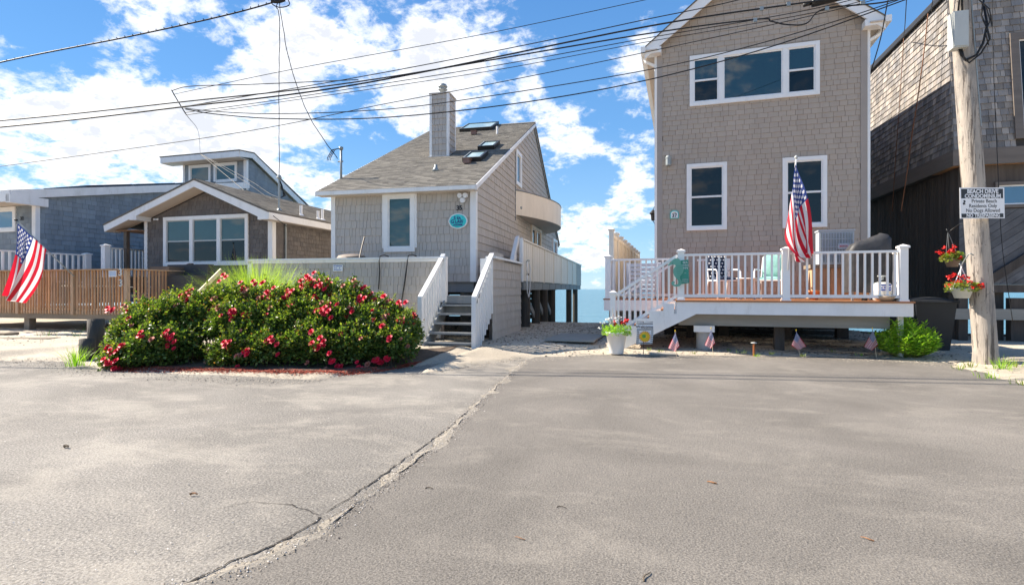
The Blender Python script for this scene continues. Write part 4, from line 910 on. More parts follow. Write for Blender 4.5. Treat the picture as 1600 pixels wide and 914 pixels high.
pw_ = MB().box(-.05, -.004, 14.8, 17.7, 1.5, 2.70).build('end_wall', sh35b, sd35)
shingles(RS(-.004), [(14.8, 1.5), (17.7, 1.5), (17.7, 2.70), (14.8, 2.70)], [], pw_, sh35, .203, [.3, .4], lambda *a: 1, limit=20, th=.02, seed=9)
bx35('end_cap', white, -.08, .05, 14.78, 17.75, 2.702, 2.745)
bx35('rim_joist', greywood, -.06, -.012, .3, 17.6, 1.27, 1.50)
for i in range(11): bx35('joist', greywood, -.75, .0, .35+i*1.65, .42+i*1.65, 1.275, 1.497)
# sloped end rail leading down to the low deck
MB().prism(RS(-.16), [(-.85, 2.02), (-.78, 2.02), (-.02, 2.66), (-.02, 2.80), (-.18, 2.72)][::1], 0, .10).build('sloped_rail', white, sd35)
for i in range(6): y0 = -.80+i*.12; MB().mbox(RS(-.15), y0, y0+.09, 1.5, 2.02+(y0+.82)*.78, 0, .03).build('sloped_board', white, sd35)
for x, y in ((-.12, 1.2), (-.12, 2.95), (-.12, 4.65), (-.12, 6.6), (-.7, 9.5), (-.12, 12.5), (-.12, 15.5)): MB().tube([(x, y, -.7), (x, y, 1.27)], .145, 12).build('piling', piling, sd35)
for y0 in (1.2, 2.95, 4.65): MB().bar((-.16, y0, 1.15), (-.16, y0+1.8, .35), .06, .19).build('cross_brace', greywood, sd35); 
MB().bar((-1.3, .2, .9), (-.2, 1.5, .1), .06, .19).build('cross_brace', greywood, sd35)
# hose and bracket on the parapet
hs = thing('garden_hose', 'pale garden hose looped from a metal hanger on the cream side parapet', 'hose', F35.world(.83, 2.5, 2.0), R(A35))
MB().tube([(.02, -.12+.0, .08), (.06, -.10, .14), (.06, .12, .14), (.02, .14, .08)], .014, 6).build('hanger', conduit, hs)
MB().tube([(.05, -.15, -.28), (.05, -.20, -.1), (.05, -.1, .08), (.05, .12, .08), (.05, .28, -.1), (.05, .30, -.5), (.05, .2, -.8), (.05, .05, -.95), (.05, -.12, -.8), (.05, -.18, -.5), (.05, -.15, -.28)], .016, 6).build('hose_loop', vinyl, hs, True)
MB().tube([(.02, -.1, -.28), (.09, -.1, -.28)], .03, 8).build('tap', brownm, hs)
# ---- low front deck parapet
pd = thing('front_parapet', 'grey shingled parapet wall with white cap around the low front deck of the cottage', 'deck', F35.world(0, -1.3), R(A35))
pw2 = MB().box(-5.48, -.36, .004, .10, .16, 1.98).box(.66, .776, .22, 3.2, .12, 1.98).build('wall', sh35b, pd)
FP = Frame(*F35.world(0, -1.3)[:2], A35)
shingles(ID, [(-5.40, .17), (-.42, .17), (-.42, 1.96), (-5.40, 1.96)], [], pw2, sh35, .203, [.075, .10, .12, .15, .18], near_score(FP), limit=230, gap=.007, th=.024, lip=.25, seed=71)
shingles(RS(.776), [(.05, .12), (3.2, .12), (3.2, 1.96), (.05, 1.96)], [], pw2, sh35, .203, [.12, .14, .17], near_score(FP), limit=70, gap=.007, th=.024, lip=.25, seed=72)
BX('cap_board', white, pd, -5.52, -.30, -.06, .14, 1.99, 2.04); BX('trim_board', white, pd, -5.50, -.34, -.036, .0, 1.93, 1.988)
BX('corner_post', white, pd, -.42, -.30, -.036, .11, 1.0, 1.985); BX('corner_post', white, pd, -5.52, -5.40, -.036, .11, .16, 1.985)
BX('cap_board', white, pd, .62, .86, .06, 3.2, 1.99, 2.04); BX('corner_post', white, pd, .52, .80, -.03, .045, .75, 1.985)
for k in range(9): BX('deck_board', greywood, pd, -5.35, .65, .11+k*.145, .245+k*.145, 1.10, 1.14)
BX('rim_joist', greywood, pd, -.33, .6, .06, .105, .97, 1.098)
MB().tube([(.35, .9, -.4), (.35, .9, 1.0)], .15, 12).build('piling', piling, pd); MB().tube([(.58, 1.8, -.4), (.58, 1.8, .6)], .12, 12).build('piling', piling, pd); MB().tube([(.45, 1.25, -.4), (.45, 1.25, 1.1)], .15, 12).build('piling', piling, pd)
# ---- stairs
st = thing('front_stairs', 'grey wooden steps with white board railings leading up to the grey cottage deck', 'stairs', F35.world(.15, -2.55), R(A35))
for i in range(6):
    z = .19*(i+1); y0 = .0+i*.262
    BX('step_tread', greywood, st, -.49, .57, y0, y0+.29, z-.038, z)
    if i > 3: BX('step_riser', greywood, st, -.47, .55, y0+.262-.02, y0+.262, z-.19, z-.04)
for x in (-.50, .57): MB().prism(RS(x), [(-.02, -.06), (.25, -.06), (1.55, .88), (1.55, 1.12), (1.30, 1.10), (-.02, .15)], 0, .035).build('stringer', greywood, st)
for sx, x in ((-1, -.545), (1, .61)):
    dy = .0 if sx < 0 else -.0
    MB().prism(RS(x-.02), [(-.04, .98), (1.30, 1.96), (1.30, 2.09), (-.04, 1.13)], 0, .04).build('hand_rail', white, st)
    MB().prism(RS(x-.05), [(-.07, 1.10), (1.32, 2.07), (1.32, 2.11), (-.07, 1.15)], 0, .10).build('rail_cap', white, st)
    n = 9
    for i in range(n):
        y0 = -.02+i*.148; zt = .98+(y0+.06)*.73; zb = -.02 if i == 0 else max(.02, (y0-.02)*.72-.08)
        MB().box(x-(.045 if sx < 0 else -.022), x-(.022 if sx < 0 else -.045), y0, y0+(.11 if sx > 0 else .085), zb, zt).build('rail_board', white, st)
    BX('newel_post', white, st, x-.045, x+.045, -.10, -.03, -.05, 1.14)
# cables hanging over the parapet, small sign, covered grill behind
for (u, v0, v1, nm, lab) in ((593, 396, 452, 'hanging_cable', 'short dark cable with plug hanging over the grey parapet'), (637, 398, 478, 'hanging_cable', 'longer dark cable hanging down the grey parapet nearer the stairs')):
    x, z = F35.front(u, v0, -1.38); x2, z2 = F35.front(u-2-(9 if v1 > 460 else 0), v1, -1.38)
    a = lambda X, Y, Z: F35.world(X, Y, Z)
    o = MB().tube([a(x+.12, -1.15, 2.07), a(x+.06, -1.25, 2.10), a(x+.01, -1.37, 2.07), a(x, -1.40, 1.95), a((x+x2)/2+.01, -1.36, (z+z2)/2), a(x2, -1.36, z2)], .014, 6).build(nm, cable, None, True); tag(o, lab, 'cable')
t = thing('notice_sign', 'small white notice with blue lettering screwed to the grey parapet above the roses', 'sign', F35.world(-3.02, -1.336, 1.80), R(A35))
MB().box(-.13, .13, -.008, 0, -.078, .078).build('panel', signw, t); text('NO TRESPASSING', .034, face_front(0, -.010, .045), letblue, t, ext=.001, bold=.001, wscale=.85)
mb = MB(); [mb.box(-.10+i*.045, -.07+i*.045, -.011, -.009, -.012, .004) for i in (0, 1, 3)]; [mb.box(-.10+i*.04, -.068+i*.04, -.011, -.009, -.052, -.036) for i in range(5)]; mb.build('printed_mark', letblue, t)
t = thing('covered_barbecue', 'barbecue under a taupe and black cover just showing above the grey parapet', 'grill', F35.world(-3.02, -.7, 1.14), R(A35))
v = []; f = []; n = 16
for z, rx, ry in ((.1, .42, .28), (.7, .44, .3), (.9, .42, .28), (1.0, .34, .2), (1.03, .18, .1)):
    for k in range(n): a = 2*math.pi*k/n; v.append((rx*math.cos(a)*(1+.06*noise.noise(Vector((k, z*3, 1)))), ry*math.sin(a), z))
for j in range(4):
    for k in range(n): f.append((j*n+k, j*n+(k+1) % n, (j+1)*n+(k+1) % n, (j+1)*n+k))
f.append(tuple(4*n+k for k in range(n))); mk('cover', v, f, taupec, t, True); MB().box(-.0, .40, -.25, .2, .86, .95).build('lid', blackm, t)
oo = MB().tube([F35.world(-2.56, -1.15, 2.02), F35.world(-2.62, -.9, 2.35), F35.world(-2.66, -.7, 2.6)], .018, 6).build('tool_handle', brownm); tag(oo, 'thin brown handle leaning up behind the parapet by the tall window', 'tool handle')

# ================================================================ HOUSE 33 (charcoal bungalow)
A33 = 1.9; K0 = depth(425, 390, 16.5); F33 = Frame(K0.x, K0.y, A33)
B = thing('bungalow', 'low charcoal shingled bungalow with white trimmed gable and three tall front windows', 'house', (K0.x, K0.y, 0), R(A33))
BXL = -4.93; zc = lambda x: 3.58+.33*0
PKX, PKZ = -2.40, 4.64; TLX, TLZ = -6.05, 3.36; TRX, TRZ = .30, 3.56
tl = lambda x: PKZ-(PKX-x)*(PKZ-TLZ)/(PKX-TLX) if x < PKX else PKZ-(x-PKX)*(PKZ-TRZ)/(TRX-PKX)
wb = MB(); wb.prism(ID, [(BXL, .5), (0, .5), (0, tl(0)-.08), (PKX, PKZ-.2), (BXL, tl(BXL)-.08)], -.12, -.003); wb.box(-.1, -.003, .121, 12, .5, 3.6).box(BXL+.003, BXL+.1, .121, 12, .5, 3.6)
wb = wb.build('wall', sh33b, B); w33 = (-4.14, -.84, 2.04, 3.62); sc33 = near_score(F33)
shingles(ID, [(BXL+.1, .6), (-.12, .6), (-.12, tl(-.12)-.24), (PKX, PKZ-.26), (BXL+.1, tl(BXL+.1)-.24)], [(w33[0]+.05, w33[1]-.05, w33[2]+.05, w33[3]-.05)], wb, sh33, .140, [.12, .15, .17, .20], sc33, limit=210, gap=.007, th=.02, jit=.0, lip=.25, seed=33)
shingles(RS(0), [(.1, .6), (8, .6), (8, 3.62), (.1, 3.62)], [], wb, sh33, .140, [.13, .16, .2], sc33, limit=90, gap=.006, th=.02, jit=.0, lip=.25, seed=34)
BX('corner_board', white, B, BXL-.02, BXL+.10, -.035, 0, .6, tl(BXL)-.22); BX('corner_board', white, B, -.12, .04, -.036, 0, .6, 3.55); BX('corner_board', white, B, .002, .037, .003, .13, .6, 3.55)
window(ID, *w33, B, lites=(1, 1, 1), hung=[1, 1, 1], fw=.115, material=glasst, proud=.06, sashm=greybox, label='wide front window of three double hung units')
MB().prism(ID, [(TLX, TLZ), (PKX, PKZ), (PKX, PKZ-.20), (TLX+.04, TLZ-.20)], .50, .54).build('rake_board', white, B)
MB().prism(ID, [(PKX, PKZ), (TRX, TRZ), (TRX, TRZ-.21), (TRX-.36, TRZ-.21), (TRX-.36, TRZ-.12), (PKX, PKZ-.20)], .50, .541).build('rake_board', white, B)
MB().prism(ID, [(TLX, TLZ-.17), (PKX, PKZ-.17), (PKX, PKZ-.20), (TLX, TLZ-.20)], -.01, .50).build('rake_soffit', soffitv, B); MB().prism(ID, [(PKX, PKZ-.17), (TRX, TRZ-.17), (TRX, TRZ-.20), (PKX, PKZ-.20)], -.01, .50).build('rake_soffit', soffitv, B)
BX('eave_return', white, B, BXL-.04, BXL+.24, -.535, -.0, 3.50, 3.66)
for s, (xa, za) in ((0, (TLX, TLZ)), (1, (TRX, TRZ))):
    MB().prism(ID, [(xa, za+.002), (PKX, PKZ+.002), (PKX, PKZ+.05), (xa, za+.05)], -9.5, .56).build('roof_slope', roofg, B)
# courses on the right slope, which the picture sees at a glancing angle
l3 = math.hypot(TRX-PKX, PKZ-TRZ); ca, sa = (TRX-PKX)/l3, (PKZ-TRZ)/l3
RR = lambda s, t, d: (TRX-t*ca+d*sa, s, TRZ+.05+t*sa+d*ca)
r3 = [o for o in B.children if o.name.startswith('roof_slope')][-1]
shingles(RR, [(-.55, 0), (9, 0), (9, l3), (-.55, l3)], [], r3, roofg, .145, [.2, .3, .4], sc33, limit=0, th=.014, jit=.004, lip=.2, seed=56, name='roof_shingle')
BX('eave_fascia', white, B, TRX-.0, TRX+.03, -.53, 9.4, TRZ-.20, TRZ+.0); BX('eave_soffit', soffitv, B, .0, TRX, -.49, 9.4, TRZ-.21, TRZ-.19)
MB().tube([(.06, .55, .7), (.06, .55, 3.38)], .03, 8).build('conduit_pipe', conduit, B)
BX('porch_ceiling', soffitw, B, TLX+.2, BXL-.002, -.30, 7, 3.20, 3.22)
BX('porch_post', brownm, B, -5.62, -5.50, -.2, -.08, .75, 3.2)
for x, y in ((-4.42, -.0), (-.30, 0)):
    for d in (-.05, .05): MB().tube([(x+d, -.03, tl(x)-.36), (x+d*1.5, -.09, tl(x)-.375)], .032, 10).build('floodlight', signw, B)
# mast and vents on the roof
def rr(y, t): return RR(y, t, 0)
p = Vector(rr(.35, .35)); MB().tube([p, p+Vector((0, 0, 1.0))], .03, 8).lathe((p.x, p.y, p.z), [(.09, 0), (.05, .06)], 10).build('service_mast', conduit, B); MB().lathe((p.x, p.y, p.z+.98), [(.04, 0), (.08, .03), (.05, .12)], 10).build('weather_head', conduit, B)
MAST33 = F33.world(p.x, p.y, p.z+1.02)
for k in range(3): MB().tube([(p.x, p.y, p.z+1.0), (p.x+.12, p.y, p.z+.75-.06*k), (p.x+.16+.04*k, p.y, p.z+.45), (p.x+.06, p.y, p.z+.4)], .014, 5).build('lead_wire', cable, B)
for y, t, h in ((1.35, .30, .34), (2.2, .25, .30), (2.45, .25, .38)):
    p = Vector(rr(y, t)); MB().lathe((p.x, p.y, p.z-.02), [(.11, 0), (.06, .05), (.045, .06), (.045, h)], 10).build('vent_pipe', vinyl, B)
# ---- cedar deck of the bungalow
K1 = depth(200, 420, 14.3); FD = Frame(K1.x, K1.y, A33)
cd = thing('cedar_deck', 'brown cedar deck with close set balusters in front of the charcoal bungalow, numbered 33', 'deck', (K1.x, K1.y, 0), R(A33))
BX('rim_board', oldwood, cd, -8.6, .0, .02, .06, .47, .66); BX('rim_board', oldwood, cd, -.02, .02, .061, 2.9, .47, .66)
for k in range(20): BX('deck_board', cedardeck, cd, -8.6, 0, .065+k*.145, .20+k*.145, .70, .735)
def bal(nm, x, y, w, z0, z1): return BX(nm, cedardeck, cd, x-w/2, x+w/2, y-w/2, y+w/2, z0, z1)
x = -8.5
mm = MB().box(-.019, .019, -.019, .019, 0, 1.19); me = bpy.data.meshes.new('baluster'); me.from_pydata(mm.v, [], mm.f); me.materials.append(cedardeck)
while x < -.12: linked('baluster', me, cd, (x+random.uniform(-.006, .006), -.0, .615)); x += .105
y = .15
while y < 1.9: linked('baluster', me, cd, (.04, y, .615)); y += .105
for x in (-8.6, -6.4, -4.02, -1.92, -.03):
    BX('post', cedardeck, cd, x-.05, x+.05, -.055, .045, .60, 1.80)
for x in (-5.75, -3.83, -.62): BX('support_post', oldwood, cd, x-.10, x+.10, .08, .26, -.2, .47)
BX('cap_rail', cedardeck, cd, -8.7, .10, -.09, .08, 1.80, 1.835); BX('cap_rail', cedardeck, cd, -.05, .12, .081, 2.05, 1.80, 1.835)
BX('lower_rail', cedardeck, cd, -8.6, -.05, .001, .019, .62, .70)
BX('post', cedardeck, cd, -.02, .10, 1.93, 2.05, .1, 1.82)
for k in range(9): linked('baluster', me, cd, (.2+k*.12, 2.0, .56))
BX('cap_rail', cedardeck, cd, .14, 1.35, 1.95, 2.06, 1.72, 1.755); BX('post', cedardeck, cd, 1.25, 1.36, 1.96, 2.05, .1, 1.72)
for k in range(4): BX('step_tread', cedardeck, cd, .15, 1.2, 1.6-k*.26, 1.87-k*.26, .62-k*.17, .66-k*.17)
t = F33
x, z = FD.front(297, 471, -.35); x2, z2 = FD.front(346, 422, .6)
MB().bar((x, -.35, z), (x2, .6, z2), .045, .10).build('stair_hand_rail', palewood, cd)
MB().bar((x2, .6, z2), (x2, .6, .0), .09, .09).build('rail_post', oldwood, cd)
text('3', .26, face_front(-.14, -.095, 1.73), greypot, cd, 'numeral', ext=.012, bold=.004); text('3', .26, face_front(-.13, -.095, 1.45), greypot, cd, 'numeral', ext=.012, bold=.004)
x, z = FD.front(173.5, 427.5, -.1); t = thing('notice_sign', 'small white framed notice fixed to the cedar balusters left of the numerals', 'sign', FD.world(x, -.05, z), R(A33))
MB().box(-.13, .13, -.01, 0, -.085, .085).build('frame', signw, t); MB().box(-.112, .112, -.014, -.0105, -.066, .066).build('panel', mat('pale_blue_print', (.42, .52, .66), .5), t)
# seats, planter box and clutter standing on the deck, seen between the balusters
t = thing('outdoor_sofa', 'dark grey covered outdoor sofa standing behind the cedar railing', 'sofa', FD.world(.2, 1.45, .735), R(A33)); 
BX('seat', mat('charcoal_fabric', (.06, .06, .062), .8), t, -.75, .75, -.3, .4, .02, .95); BX('backrest', MATS['charcoal_fabric'], t, -.72, .75, .2, .42, .951, 1.28); BX('armrest', brownm, t, -.78, -.1, -.32, .38, .952, 1.20)
t = thing('outdoor_table', 'round white rimmed patio table behind the cedar balusters left of the numerals', 'table', FD.world(-2.6, 1.1, .735), R(A33))
MB().lathe((0, 0, .62), [(.78, 0), (.80, .02), (.78, .045)], 28).build('table_top', greybox, t, True); MB().lathe((0, 0, 0), [(.25, 0), (.05, .05), (.05, .62)], 12).build('pedestal', blackm, t)
for k, (x, y) in enumerate(((-4.5, .9), (-1.0, 1.2), (-3.1, 1.9))):
    t = thing('deck_chair', ('dark mesh patio chair at the left of the round deck table', 'dark mesh patio chair at the right of the round deck table', 'dark mesh patio chair behind the round deck table')[k], 'chair', FD.world(x, y, .735), R((-70, 70, 180)[k]), 'patio chairs around the bungalow table')
    BX('seat', blackm, t, -.24, .24, -.24, .24, .38, .41); BX('backrest', blackm, t, -.24, .24, .22, .25, .45, .92)
    for sx in (-1, 1):
        for sy in (-1, 1): MB().tube([(sx*.22, sy*.22, 0), (sx*.22, sy*.22, .62 if sy < 0 else .9)], .014, 6).build('leg', conduit, t)
        MB().bar((sx*.24, -.22, .62), (sx*.24, .22, .62), .05, .02).build('arm', conduit, t)
t = thing('brown_railing', 'dark brown sloping rail and post on the porch of the bungalow', 'railing', FD.world(-.5, 2.5, 0), R(A33))
MB().bar((-.9, .1, 1.80), (-.18, .1, 2.06), .06, .10).build('sloping_rail', brownm, t); MB().bar((-.18, .1, 2.0), (.55, .1, 1.98), .06, .10).build('level_rail', brownm, t); MB().bar((-1.5, .1, 1.90), (-.9, .1, 1.90), .3, .05).build('shelf', blackm, t); MB().bar((-.14, .1, .7), (-.14, .1, 2.1), .10, .10).build('post', brownm, t)
t = MB().bar((0, 0, 0), (1.3, .0, 0), .35, .10).build('timber_step', oldwood); t.location = ground_at(0, 531, .10); t.rotation_euler = (0, 0, .3); tag(t, 'weathered plank step lying on the sand at the left edge', 'step')
t = MB().bar((0, 0, 0), (1.0, .0, 0), .35, .10).build('timber_step', oldwood); t.location = ground_at(-30, 522, .14); t.rotation_euler = (0, 0, .1); tag(t, 'darker plank lying behind the weathered step at the left edge', 'step')
bl = MB().lathe((0, 0, 0), [(.12, 0), (.14, .12), (.10, .26), (.03, .34)], 12).build('orange_buoy', orangem, None, True); bl.location = FD.world(-5.1, .75, .74); tag(bl, 'orange buoy standing behind the left end balusters', 'buoy')
# stumps by the roses
for (u, v, r, h, lab) in ((150, 557, .135, .70, 'taller dark tarred stump leaning left of the rose bushes'), (136, 562, .12, .37, 'shorter dark stump in front of the taller one left of the roses')):
    p = ground_at(u, v, .03); mb = MB().tube([(0, 0, -.15), (.0, 0, h*.5), (-.03, .02, h)], r, 14); o = mb.build('stump', piling, None, True); o.location = p; tag(o, lab, 'stump')

# ================================================================ HOUSE 31 (blue grey house, far left)
K2 = depth(56, 380, 17.5); F31 = Frame(K2.x, K2.y, 1.0)
G = thing('blue_house', 'blue grey shingled house with long white rake and raised two window dormer', 'house', (K2.x, K2.y, 0), R(1.0))
sp = lambda u, v, x=0: F31.side(u, v, x)
e0 = sp(66, 308); e1 = sp(180, 303); ms_ = (e1[1]-e0[1])/(e1[0]-e0[0]); yb = sp(385, 285)[0]
lo = lambda y: e0[1]+ms_*(y-e0[0])
yd = yb; zt = sp(382, 250)[1]; bt = sp(478, 325)
ridge = sp(392, 241); sb = (bt[1]-ridge[1])/(bt[0]-ridge[0])
wpoly = [(0, .8), (16, .8), (16, ridge[1]+sb*(16-ridge[0])-.3), (ridge[0], ridge[1]-.30), (yd, zt-.0), (yd, lo(yd)), (0, lo(0))]
wb = MB(); wb.prism(RS(0), [(0, .8), (yd, .8), (yd, lo(yd)), (0, lo(0))], -.12, -.003); wb.prism(RS(0), [(yd, .8), (16, .8), (16, wpoly[2][1]), (ridge[0], ridge[1]-.3), (yd, zt)], -.12, -.0035); wb.box(-7, -.12, .002, .1, .8, lo(0)); wb.box(-3.9, -.12, yd+.0, yd+.1, lo(yd)-.4, zt)
wb = wb.build('wall', sh31b, G); sc31 = near_score(F31)
shingles(RS(0), [(.12, .8), (yd, .8), (yd, lo(yd)), (.12, lo(.12))], [], wb, sh31, .165, [.16, .2, .26, .32], sc31, limit=200, gap=.006, th=.022, jit=.0, lip=.3, seed=31)
shingles(RS(0), [(yd, lo(yd)-1.6), (bt[0], lo(yd)-1.6), (bt[0], bt[1]-.35), (ridge[0], ridge[1]-.3), (yd+.0, zt)], [], wb, sh31, .165, [.2, .26, .32], sc31, limit=60, gap=.006, th=.022, lip=.3, seed=32)
wl = (-1.75, -.86, sp(26, 362)[1], 0); fx0, fz1 = F31.front(26, 323); fx1, fz0 = F31.front(26, 362)
shingles(FR(.002), [(-7, .8), (-.12, .8), (-.12, lo(0)-.1), (-7, lo(0)-.1)], [(fx0-.95, fx0-.04, fz0+.04, fz1-.04)], wb, sh31, .165, [.16, .2, .26], sc31, limit=40, gap=.006, th=.022, lip=.3, seed=30)
window(FR(.002), fx0-1.0, fx0, fz0, fz1, G, fw=.12, material=glassb, proud=.06)
BX('corner_board', white, G, -.13, .035, -.035, .0, .8, lo(0)-.05); BX('corner_board', white, G, .0, .036, .001, .10, .8, lo(0)-.05)
text('31', .19, face_front(*(lambda q: (q[0], -.035, q[1]))(F31.front(36, 342))), signk, G, 'numeral', ext=.008)
M_ = RS(0)
MB().prism(M_, [(-.75, lo(-.75)-.02), (yd+.05, lo(yd+.05)-.02), (yd+.05, lo(yd+.05)+.27), (-.75, lo(-.75)+.25)], .10, .14).build('rake_board', white, G)
MB().prism(M_, [(-.75, lo(-.75)+.20), (yd+.0, lo(yd)+.20), (yd, lo(yd)+.26), (-.75, lo(-.75)+.26)], -7.2, .098).build('roof_slope', roofg, G)
BX('eave_fascia', white, G, -7.2, .1, -.80, -.752, lo(-.75)-.10, lo(-.75)+.24); BX('eave_soffit', soffitv, G, -7.1, .1, -.75, -.002, lo(-.4)-.16, lo(-.4)-.14)
BX('eave_return', white, G, -.05, .141, -.80, .28, lo(-.6)-.16, lo(-.6)+.10)
for a, b in ((1.7, 3.4), (3.6, 5.3), (5.6, 7.4)): MB().prism(M_, [(a, lo(a)+.262), (b, lo(b)+.262), (b, lo(b)+.35), (a, lo(a)+.35)], -2.3, -.2).build('solar_panel', mat('solar_glass', (.02, .03, .05), .2), G)
# dormer
wd = []
for (ua, va, ub, vb) in ((296, 259, 330, 283), (335, 255, 371, 284)):
    a = F31.front(ua, (va+1), yd-.0); b = F31.front(ub, vb, yd-.0); wd.append((a[0], b[0], b[1], a[1]))
dxl = F31.front(287, 275, yd)[0]
zlev = max(w[3] for w in wd); wd = [(a, b, min(w_[2] for w_ in wd), zlev) for (a, b, c, d) in wd]
shingles(FR(yd), [(dxl+.1, lo(yd)-.2), (-.14, lo(yd)-.2), (-.14, zt-.02), (dxl+.1, zt-.02)], [(a+.04, b-.04, c+.04, d-.04) for a, b, c, d in wd], wb, sh31, .165, [.16, .2, .26], sc31, limit=0, gap=.006, th=.022, lip=.3, seed=39)
for w_ in wd: window(FR(yd), *w_, G, fw=.12, material=glasst, proud=.06)
BX('corner_board', white, G, dxl-.02, dxl+.10, yd-.035, yd, lo(yd)-.1, zt); BX('corner_board', white, G, -.14, .035, yd-.036, yd, lo(yd)-.1, zt); BX('corner_board', white, G, .0, .036, yd+.001, yd+.09, lo(yd)-.1, zt)
ov = .62; drop = sb
MB().prism(M_, [(yd-ov, zt+.02), (ridge[0], ridge[1]-.22), (ridge[0], ridge[1]), (yd-ov, zt+.30)][::1], .16, .20).build('rake_board', white, G)
MB().prism(M_, [(ridge[0]-.1, ridge[1]-.24), (bt[0]+.3, bt[1]-.45), (bt[0]+.3, bt[1]-.15), (ridge[0], ridge[1]+.0)], .161, .201).build('rake_board', white, G)
BX('eave_fascia', white, G, dxl-.75, .16, yd-ov-.04, yd-ov, zt+.02, zt+.29); BX('eave_soffit', soffitv, G, dxl-.74, .16, yd-ov, yd-.002, zt+.0, zt+.02)
MB().prism(M_, [(yd-ov-.05, zt+.30), (ridge[0], ridge[1]+.0), (bt[0]+.5, bt[1]-.17), (bt[0]+.5, bt[1]-.11), (ridge[0], ridge[1]+.06), (yd-ov-.05, zt+.35)], -3.9-.75, .21).build('dormer_roof', roofg, G)
BX('dormer_apron', white, G, -2.2, .16, yd-.3, yd-.26, lo(yd)-.02, lo(yd)+.22)
# white railings of the blue house
t = thing('white_railing', 'white balustrade at the far left ending in a square post before the blue wall', 'railing', (0, 0, 0))
a = depth(-60, 386, 15.0); b = depth(136, 398, 18.0)
RG = 1.35
rail_run(t, (a.x, a.y), (b.x, b.y), a.z-.95, a.z-.02, vinyl, .17, .05, z0q=b.z-.95, z1q=b.z); post(t, b.x, b.y, b.z-1.1, b.z+.07, .17, vinyl)
t = thing('white_railing', 'white balustrade between the square post and the bungalow corner', 'railing', (0, 0, 0))
a = depth(165, 386, 17.2); b = depth(232, 391, 19.0)
rail_run(t, (a.x, a.y), (b.x, b.y), a.z-.95, a.z, vinyl, .16, .05, z0q=b.z-.95, z1q=b.z); post(t, a.x, a.y, a.z-1.1, a.z+.10, .17, vinyl)

# ================================================================ RIGHT BUILDING (weathered cedar)
K3 = depth(1491, 235, 12.3); FRt = Frame(K3.x, K3.y, 2.63)
Q = thing('cedar_building', 'large weathered cedar shingled building with overhanging upper storey at the right edge', 'house', (K3.x, K3.y, 0), R(2.63))
BT = .085    # the front face leans back a little
fq = lambda s, t, d: (s, -d+BT*(t-4.45), t)
zr = 8.12
wb = MB(); wb.prism(RS(0), [(.3, 4.46), (13, 4.46), (13, zr), (.42, zr)], .003, .12) ; wb.mbox(fq, .003, 9, 4.46, zr+2, -.12, -.003); wb = wb.build('wall', cedarb, Q)
scq = near_score(FRt)
LQ = lambda s, t, d: (-d, s, t)
shingles(LQ, [(.0, 4.45), (13, 4.45), (13, zr), (.31, zr)], [], wb, cedar, .147, [.085, .11, .135, .16, .20], scq, limit=170, gap=.008, th=.024, jit=.0, lip=.25, seed=81)
shingles(fq, [(.0, 4.46), (9, 4.46), (9, zr+.6), (0, zr+.6)], [(1.16, 3.2, 4.47, 7.0)], wb, cedar, .147, [.085, .11, .135, .16, .20], scq, limit=130, gap=.008, th=.024, jit=.0, lip=.25, seed=82)
BX('roof_edge', blackm, Q, -.10, .30, .2, 13.2, zr-.02, zr+.09); BX('roof_slab', roofb, Q, -.02, 9, .42, 13, zr+.1, zr+.2)
BX('fascia', trimwood, Q, -.04, .0, -.0, 13, 4.09, 4.45); BX('fascia', trimwood, Q, -.04, 9, -.042, -.002, 4.09, 4.455)
BX('soffit', soffitw, Q, -.0, 9, .0, 1.1, 4.10, 4.12); BX('soffit', darkwood, Q, .0, .5, 1.11, 13, 4.10, 4.12)
window(fq, 1.14, 3.2, 4.62, 7.05, Q, fw=.16, framem=trimwood, material=glassd, proud=.07, label='brown framed upper window')
# recessed lower storey
lw = MB().box(.20, .30, .16, 13, .9, 4.1).box(.20, 9, .16, .26, 1.40, 4.1).build('lower_wall', darkwood, Q)
y = .18
while y < 13: BX('vertical_board', darkwood, lw, .165, .199, y, y+.185, .85+random.uniform(0, .02), 4.09); y += .195
window(FR(.16), .84, 3.2, 3.12, 3.70, Q, fw=.07, framem=trimwood, material=glassb, proud=.06, label='low horizontal window reflecting the sky')
# diagonal boards on the front of the lower storey
reg = [(.16, 1.40), (4, 1.40), (4, 3.10), (.16, 3.10)]
for i in range(-16, 24):
    b0 = i*.19; c45 = .72
    strip = [(-2+b0*1.3, .2), (8+b0*1.3, .2+10*c45), (8+b0*1.3-.235, .2+10*c45), (-2+b0*1.3-.235, .2)]
    pl = clip([(reg[0][0], reg[0][1]), (reg[1][0], reg[1][1]), (reg[2][0], reg[2][1]), (reg[3][0], reg[3][1])], strip)
    if len(pl) >= 3: MB().prism(FR(.16), pl, .002, .026+.004*(i % 2)).build('diagonal_board', bluewood, lw)
MB().bar((.62, .09, 1.42), (2.9, .09, 3.1), .05, .18).build('diagonal_brace', darkwood, lw)
